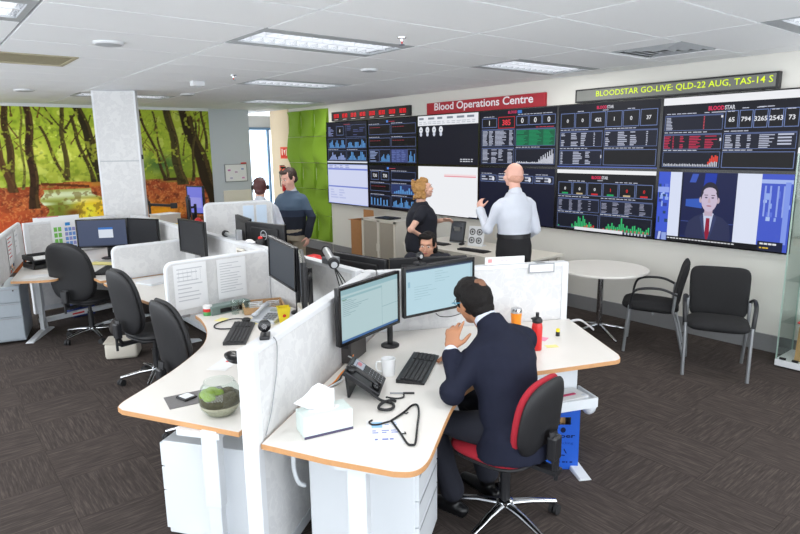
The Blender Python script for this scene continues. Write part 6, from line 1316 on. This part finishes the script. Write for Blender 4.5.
class Head:
    def __init__(h, C, f, u=(0, 0, 1), s=1.0):
        h.C = Vector(C); h.f = Vector(f).normalized(); u = Vector(u); h.u = (u - u.dot(h.f) * h.f).normalized(); h.r = h.f.cross(h.u); h.s = s
        h.R = Matrix((h.r, h.f, h.u)).transposed()
    def p(h, x, y, z): return h.C + (h.r * x + h.f * y + h.u * z) * h.s
    def e(h, mb, c, r, n=16, m=10): mb.ell(h.p(*c), tuple(q * h.s for q in r), n, m, R=h.R)
    def body(h, mb, fat=0.0):
        h.e(mb, (0, -.012, .022), (.076, .096, .094), 20, 14); h.e(mb, (0, .028, -.03), (.062 + fat, .068, .082 + fat * .5), 18, 12); h.e(mb, (0, .052, -.088), (.036 + fat, .036, .026 + fat)); h.e(mb, (0, .074, .032), (.05, .024, .02))
        h.e(mb, (0, .102, -.012), (.011, .014, .026)); h.e(mb, (0, .110, -.03), (.015, .014, .011)); h.e(mb, (0, .086, -.060), (.026, .016, .014))
        for sx in (-1, 1): h.e(mb, (sx * .076, -.008, -.008), (.010, .022, .032)); h.e(mb, (sx * .045, .07, -.03), (.024, .022, .022))
    def face(h, parent, brow='hair_brown', lip='lip', smile=0):
        for sx in (-1, 1):
            m = MB(); h.e(m, (sx * .031, .086, .006), (.014, .008, .0075), 12, 8); o = m.build('eye', 'eye_white', parent, True)
            m = MB(); h.e(m, (sx * .031, .0925, .006), (.0065, .003, .0065), 10, 6); m.build('iris', 'eye_dark', o, True)
            m = MB(); m.loft([h.p(sx * .014, .098, .024), h.p(sx * .032, .098, .030), h.p(sx * .05, .086, .024)], [.002, .0034, .0015], 8); m.build('eyebrow', brow, parent, True)
        m = MB(); h.e(m, (0, .098, -.060), (.022, .008, .0075), 14, 8); m.build('lips', lip, parent, True)
def person(label, loc, facing):
    return thing('person', label, 'person', (loc[0], loc[1], 0), R(facing - 90))
def shoe(parent, ank, toe, m='shoe_black'):
    a = Vector(ank); d = Vector(toe) - a; d.z = 0; d.normalize()
    mb = MB(); mb.loft([a - d * .07 + Vector((0, 0, -.06)), a + Vector((0, 0, -.05)), a + d * .10 + Vector((0, 0, -.062)), a + d * .19 + Vector((0, 0, -.068))], [(.034, .030), (.042, .042), (.046, .03), (.036, .022)], 14, side=d.cross(Vector((0, 0, 1)))); mb.ell(a + d * .19 + Vector((0, 0, -.068)), (.036, .036, .022)); mb.ell(a - d * .065 + Vector((0, 0, -.06)), (.034, .034, .03)); mb.ell(a, (.045, .045, .05))
    mb.box(a + d * .06 + Vector((0, 0, -.084)), (.07, .29, .012), rz=math.atan2(d.y, d.x) - PI / 2)
    solid(mb, 'shoe', m, parent, .008, 4)

# --- suited man at the near desk
P = person('man in navy suit seated at the near desk, hand raised to his mouth', (2.29, 1.95), 90)
sp = [((0, -.03, .50), .165, .125), ((0, -.02, .60), .165, .125), ((.01, .025, .74), .155, .12), ((.04, .09, .88), .175, .125), ((.055, .135, .965), .15, .10), ((.06, .18, 1.03), .075, .07)]
sd = Vector((.995, .06, 0)); Hd = Head((.065, .325, 1.165), (.20, .94, -.24), (-.10, .3, .95), 1.08)
lsh, lel, lwr = (-.105, .13, .925), (-.29, .125, .785), (-.20, .225, .945); rsh, rel, rwr = (.262, .13, .95), (.365, .26, .79), (.18, .50, .765)
lh, lk, la_ = (-.09, .0, .555), (-.22, .36, .54), (-.15, .26, .09); rh, rk, ra_ = (.09, .0, .555), (.13, .42, .54), (.13, .26, .09)
b = MB(); torso(b, [(q, a - .02, c - .02) for q, a, c in sp], 0, sd); b.loft([(.06, .16, .99), (.062, .23, 1.06), (.065, .30, 1.12)], [.065, .058, .056], 14); Hd.body(b, .006)
limb(b, [lsh, lel, lwr], [.05, .042, .028]); limb(b, [rsh, rel, rwr], [.05, .042, .028]); limb(b, [lh, lk, la_], [.08, .055, .04]); limb(b, [rh, rk, ra_], [.08, .055, .04])
hand(b, (-.193, .232, .962), (.38, .28, .85), (.75, .35, -.45), -1, [.22, .55, .75, .9], 1.12, .25, .55); hand(b, (.17, .51, .765), (-.5, .8, -.05), (0, 0, -1), 1, .35, 1.08)
solid(b, 'body', 'skin_tan', P, .0065, 3)
Hd.face(P, 'hair_black')
j = MB(); torso(j, [((-.01, -.05, .435), .215, .16), ((0, -.045, .55), .195, .15)] + sp[1:3] + [((.045, .09, .88), .20, .13), ((.065, .135, .955), .195, .105)] + [((.058, .16, 1.005), .11, .085), ((.06, .18, 1.03), .08, .07)], .022, sd); limb(j, [lsh, lel, (-.205, .218, .93)], [.062, .054, .040], .014); limb(j, [rsh, rel, (.19, .48, .768)], [.062, .054, .040], .014)
j.loft([(-.12, .13, .945), (-.04, .14, .985), (.055, .15, 1.0), (.17, .14, 1.0), (.27, .13, .975)], [(.05, .06), (.055, .065), (.06, .07), (.055, .065), (.05, .06)], 14, side=(0, 0, 1)); j.loft([(.058, .15, .99), (.06, .19, 1.06), (.062, .215, 1.085)], [(.11, .085), (.088, .076), (.078, .07)], 18, side=sd)
solid(j, 'suit_jacket', 'suit_navy', P, .010, 5, wob=.010, wsc=9)
j = MB(); j.loft([(.061, .19, 1.04), (.062, .225, 1.08), (.063, .245, 1.097)], [(.073, .066), (.067, .062), (.064, .06)], 20, side=sd); solid(j, 'shirt_collar', 'shirt_check', P, .007, 3)
j = MB(); limb(j, [(-.197, .228, .95), (-.205, .22, .935)], [.041, .043]); solid(j, 'shirt_cuff', 'shirt_check', P, .007, 2)
j = MB(); torso(j, [((0, -.05, .50), .165, .13), ((0, -.04, .62), .16, .12)], .012, sd); limb(j, [lh, lk, (-.15, .265, .13)], [.092, .07, .058], .01); limb(j, [rh, rk, (.13, .265, .13)], [.092, .07, .058], .01); solid(j, 'trousers', 'trouser_navy', P, .011, 5, wob=.008, wsc=9)
shoe(P, la_, (-.2, .45, .05)); shoe(P, ra_, (.14, .5, .05))
h = MB(); Hd.e(h, (0, -.028, .012), (.084, .092, .098), 20, 14); Hd.e(h, (0, -.055, -.045), (.066, .06, .05)); Hd.e(h, (0, .008, .05), (.076, .088, .078)); Hd.e(h, (-.052, .02, .058), (.028, .052, .036)); Hd.e(h, (.052, .02, .058), (.028, .052, .036)); Hd.e(h, (0, .05, .086), (.05, .022, .018)); 
for sx in (-1, 1): Hd.e(h, (sx * .071, .03, .01), (.01, .018, .035))
solid(h, 'hair', 'hair_black', P, .007, 3, wob=.004, wsc=40)
h = MB(); Hd.e(h, (.014, -.058, .072), (.038, .042, .036), 16, 10); h.build('bald_patch', mat('thin_hair', rgb(118, 80, 58), .6, noise=.25, nscale=120), P, True)
# glasses
t = thing('eyeglasses', 'thin dark glasses with blue temple worn by the suited man', 'glasses', P.location, P.rotation_euler[2])
g = MB()
for sx in (-1, 1):
    g.tube([Hd.p(sx * .032 + .024 * math.cos(a), .101, .004 + .018 * math.sin(a)) for a in [q * 2 * PI / 16 for q in range(17)]], .0016, 6)
g.tube([Hd.p(-.009, .102, .008), Hd.p(.009, .102, .008)], .0016, 6); g.build('rims', 'black_gloss', t, True)
for sx in (-1, 1): MB().tube([Hd.p(sx * .056, .100, .008), Hd.p(sx * .080, .08, .010), Hd.p(sx * .086, -.01, .012)], .0028, 6).build('temple', mat('temple_blue', rgb(60, 130, 160), .4, noise=.03), t, True)

# --- generic standing figure
def stand(label, loc, facing, ht, head_f, skin, top, bottom, wide=1.0, deep=1.0, arms=None, sleeve=1.0, hem=.90, collar=None, hair=None, lips='lip', brow='hair_brown', tuck=False, fat=0.0, head_u=(0, 0, 1), vox=.0085, hip=1.0, topwob=.010, shoes=True, hscale=1.0):
    k = ht / 1.75; P = person(label, loc, facing)
    V = lambda x, y, z: (x * k, y * k, z * k)
    sp = [(V(0, 0, .84), .16 * hip, .125 * deep), (V(0, -.005, .95), .17 * hip, .13 * deep), (V(0, .005, 1.08), .155 * wide, .12 * deep), (V(0, .01, 1.26), .175 * wide, .128 * deep), (V(0, -.005, 1.355), .17 * wide, .10 * deep), (V(0, -.01, 1.425), .10, .08), (V(0, -.01, 1.465), .07, .066)]
    Hd = Head(V(0, .03, 1.625), head_f, head_u, .98 * k ** .5 * hscale)
    b = MB(); torso(b, [(q, a - .02, c - .02) for q, a, c in sp]); b.loft([V(0, -.01, 1.40), V(0, .0, 1.48), V(0, .02, 1.58)], [.066, .056, .055], 14); Hd.body(b, fat)
    ar = arms
    for sd_, (sh, el, wr, hd, hn, cu) in ((-1, ar[0]), (1, ar[1])):
        limb(b, [V(*sh), V(*el), V(*wr)], [.05, .041, .027]); w = Vector(V(*wr)); dd = Vector(hd).normalized(); hand(b, w + dd * .012, hd, hn, sd_, cu, 1.02 * k)
    legs = []
    for sx in (-1, 1):
        L = [V(sx * .09, 0, .90), V(sx * .10, .015, .49), V(sx * .105, -.02, .09)]; legs.append(L); limb(b, L, [.08, .053, .036])
    solid(b, 'body', skin, P, vox, 3); Hd.face(P, brow, lips)
    j = MB(); zz = [(V(0, 0, hem), sp[1][1] * 1.02, sp[1][2] * 1.02)] if hem < .95 else [(V(0, 0, hem), sp[2][1] * 1.03, sp[2][2] * 1.05)]
    torso(j, zz + [s_ for s_ in sp if s_[0][2] > hem * k + .03], .016)
    for sx, (sh, el, wr, hd, hn, cu) in ((-1, ar[0]), (1, ar[1])):
        j.ell(V(sx * .115 * wide, -.005, 1.375), (.09, .064, .054)); a, e_, w_ = Vector(V(*sh)), Vector(V(*el)), Vector(V(*wr))
        if sleeve >= 1: limb(j, [a, e_, w_], [.049, .047, .037], .012)
        else: limb(j, [a, a + (e_ - a) * sleeve], [.056, .056], .014)
    solid(j, 'top_garment', top, P, .0105, 5, wob=topwob, wsc=9)
    j = MB(); torso(j, [(V(0, 0, .82), .165 * hip, .13 * deep), (V(0, 0, .95), .172 * hip, .133 * deep), (V(0, 0, 1.055 if tuck else 1.0), .158 * wide, .124 * deep)], .012 if not tuck else .014)
    for L in legs: limb(j, [L[0], L[1], (L[2][0], L[2][1], .10)], [.092, .07, .062], .008)
    solid(j, 'trousers', bottom, P, .012, 5, wob=.008, wsc=9)
    if tuck: MB().loft([V(0, .003, 1.035), V(0, .004, 1.075)], [(sp[2][1] + .026, sp[2][2] + .026)] * 2, 28, side=(1, 0, 0)).build('belt', 'belt_black', P, True, 40)
    if collar: j = MB(); j.loft([V(0, -.012, 1.43), V(0, -.004, 1.475), V(0, .004, 1.49)], [(.082, .075), (.068, .065), (.066, .064)], 20, side=(1, 0, 0)); solid(j, 'collar', collar, P, .008, 3)
    if shoes:
        for L in legs: shoe(P, L[2], (L[2][0], L[2][1] + .3, .05))
    if hair: hair(P, Hd)
    return P, Hd
def hair_bald(P, Hd):
    h = MB(); Hd.e(h, (0, -.024, -.026), (.0785, .083, .062), 20, 12); solid(h, 'hair', 'hair_grey', P, .007, 3)
stand('bald man in white shirt standing with his back turned at the screens', (4.70, 3.99), 70, 1.85, (-.28, .95, .02), 'skin_pink', 'shirt_white', 'trouser_black', .96, 1.05,
      (((-.169, 0, 1.335), (-.25, .06, 1.12), (-.215, .28, 1.27), (.15, .55, .75), (.8, .4, -.1), .5), ((.169, 0, 1.335), (.22, -.02, 1.10), (.17, .18, .98), (-.2, .9, -.1), (-.9, 0, -.2), .5)), hem=1.045, collar='shirt_white', hair=hair_bald, tuck=True, brow='hair_grey')
def hair_curl(P, Hd):
    h = MB(); Hd.e(h, (0, -.035, .02), (.092, .095, .105), 18, 12); Hd.e(h, (0, -.05, -.05), (.088, .07, .06)); Hd.e(h, (0, .03, .085), (.07, .05, .04))
    rr = random.Random(5)
    for q in range(90):
        a = rr.uniform(0, 2 * PI); zz = rr.uniform(-.10, .12); y = -.03 + .10 * math.sin(a)
        if y > -.01 and zz < .07: continue
        Hd.e(h, (.088 * math.cos(a) * (1 - max(0, zz) * 3.5), -.035 + (y + .03) * (1 - max(0, zz) * 2.5), zz + .005), (.019, .019, .019), 8, 6)
    solid(h, 'hair', 'hair_blond', P, .008, 2, wob=.006, wsc=45)
stand('woman in black short-sleeved top with blonde curls, hand on hip', (4.74, 5.46), -30, 1.63, (-.10, .93, .22), 'skin_fair', 'top_black', 'trouser_black', 1.10, 1.36,
      (((-.168, 0, 1.335), (-.25, .08, 1.15), (-.12, .30, 1.20), (.4, .8, .1), (.6, -.2, -.7), .5), ((.1685, -.02, 1.335), (.30, -.19, 1.15), (.20, .00, 1.03), (-.3, .8, -.5), (-.9, 0, -.2), .5)), sleeve=.36, hem=.86, hair=hair_curl, hip=1.15, hscale=1.06)
def hair_short(P, Hd):
    h = MB(); Hd.e(h, (0, -.026, .034), (.081, .094, .092), 20, 12); Hd.e(h, (0, -.055, -.03), (.07, .055, .055)); Hd.e(h, (.005, .062, .095), (.062, .035, .026))
    for sx in (-1, 1): Hd.e(h, (sx * .070, .02, .03), (.014, .03, .045))
    solid(h, 'hair', 'hair_brown', P, .007, 3, wob=.005, wsc=40)
stand('young man in navy banded jumper standing before the green panel', (3.90, 7.08), 205, 1.755, (.25, .90, -.32), 'skin_pink', 'jumper', 'khaki', 1.16, 1.28,
      (((-.185, 0, 1.335), (-.29, -.02, 1.13), (-.28, .06, .90), (.05, .2, -1), (.9, 0, 0), .5), ((.185, 0, 1.335), (.29, -.02, 1.13), (.22, .18, 1.08), (-.6, .7, 0), (-.2, -.2, -.9), .6)), hem=.88, collar='shirt_white', hair=hair_short, fat=.008, hip=1.05, hscale=1.08)
def hair_bun(P, Hd):
    h = MB(); Hd.e(h, (0, -.03, .022), (.084, .092, .098), 20, 12); Hd.e(h, (0, -.06, -.045), (.066, .05, .05)); Hd.e(h, (0, .055, .085), (.055, .03, .025)); solid(h, 'hair', 'hair_auburn', P, .007, 3, wob=.004, wsc=40)
PW, HW = stand('woman with auburn hair and headset in a white shirt, back turned', (3.37, 6.90), 48, 1.66, (-.15, .98, -.05), 'skin_fair', 'shirt_white', 'trouser_black', .98, 1.0,
      (((-.168, 0, 1.335), (-.24, .02, 1.14), (-.16, .24, 1.10), (.4, .8, .1), (.6, -.2, -.7), .5), ((.168, 0, 1.335), (.24, .0, 1.14), (.18, .24, 1.08), (-.3, .8, .1), (-.9, 0, -.2), .5)), hem=.88, collar='shirt_white', hair=hair_bun, hscale=1.03)
t = thing('call_headset', 'black call headset worn by the woman in white', 'headset', PW.location, PW.rotation_euler[2])
MB().tube([HW.p(.098 * math.cos(a), -.012, .015 + .108 * math.sin(a)) for a in [q * PI / 12 for q in range(13)]], .005, 8).build('band', 'black_rubber', t, True)
for sx in (-1, 1): m = MB(); HW.e(m, (sx * .095, -.01, -.002), (.016, .034, .034)); m.build('ear_cup', 'black_rubber', t, True)
MB().tube([HW.p(-.10, .0, -.02), HW.p(-.098, .06, -.06), HW.p(-.06, .11, -.07)], .004, 6).build('boom', 'black_rubber', t, True); m = MB(); HW.e(m, (-.055, .115, -.07), (.012, .014, .01)); m.build('microphone', 'black_rubber', t, True)

# --- seated dark-haired woman beyond the partitions
P = person('dark-haired woman seated beyond the monitors, only her face showing', (3.86, 4.34), 222)
sp = [((0, -.03, .50), .16, .12), ((0, -.02, .60), .165, .12), ((0, .0, .74), .145, .11), ((0, .02, .88), .165, .12), ((0, .03, .96), .155, .095), ((0, .035, 1.0), .08, .07)]
Hd = Head((0.0, .08, 1.09), (.12, .93, -.20), (0, .15, 1), .98)
b = MB(); torso(b, [(q, a - .02, c - .02) for q, a, c in sp]); b.loft([(0, .03, .95), (0, .045, 1.0), (0, .06, 1.05)], [.06, .052, .05], 14); Hd.body(b)
AL = [(-.17, .03, .93), (-.22, .12, .74), (-.12, .36, .755)]; AR = [(.17, .03, .93), (.22, .12, .74), (.12, .36, .755)]
limb(b, AL, [.046, .038, .026]); limb(b, AR, [.046, .038, .026]); hand(b, (-.115, .37, .755), (.2, 1, 0), (0, 0, -1), -1, .4); hand(b, (.115, .37, .755), (-.2, 1, 0), (0, 0, -1), 1, .4)
LL_ = [(-.09, .0, .555), (-.11, .42, .53), (-.11, .36, .09)]; LR_ = [(.09, .0, .555), (.11, .42, .53), (.11, .36, .09)]
limb(b, LL_, [.08, .055, .038]); limb(b, LR_, [.08, .055, .038]); solid(b, 'body', 'skin_olive', P, .0075, 3); Hd.face(P, 'hair_black')
j = MB(); torso(j, sp, .014); limb(j, AL, [.058, .05, .036], .012); limb(j, AR, [.058, .05, .036], .012); solid(j, 'dark_top', 'top_black', P, .011, 5, wob=.006, wsc=9)
j = MB(); torso(j, [((0, -.02, .50), .16, .125), ((0, -.01, .62), .155, .115)], .012); limb(j, LL_, [.09, .068, .055], .008); limb(j, LR_, [.09, .068, .055], .008); solid(j, 'trousers', 'trouser_black', P, .012, 5)
shoe(P, LL_[2], (-.11, .6, .05)); shoe(P, LR_[2], (.11, .6, .05))
h = MB(); Hd.e(h, (0, -.028, .026), (.083, .094, .098), 20, 12); Hd.e(h, (0, -.06, -.04), (.068, .055, .06)); Hd.e(h, (0, .048, .090), (.062, .036, .026)); Hd.e(h, (0, -.11, .02), (.045, .04, .045)); Hd.e(h, (.055, -.05, -.07), (.035, .045, .06)); Hd.e(h, (-.055, -.05, -.07), (.035, .045, .06)); Hd.e(h, (.03, .035, .092), (.05, .035, .03))
for sx in (-1, 1): Hd.e(h, (sx * .070, .022, .03), (.013, .032, .05))
solid(h, 'hair', 'hair_black', P, .007, 3, wob=.003, wsc=40)

for o_ in list(TMP.collection.objects): TMP.collection.objects.unlink(o_)
bpy.data.scenes.remove(TMP)
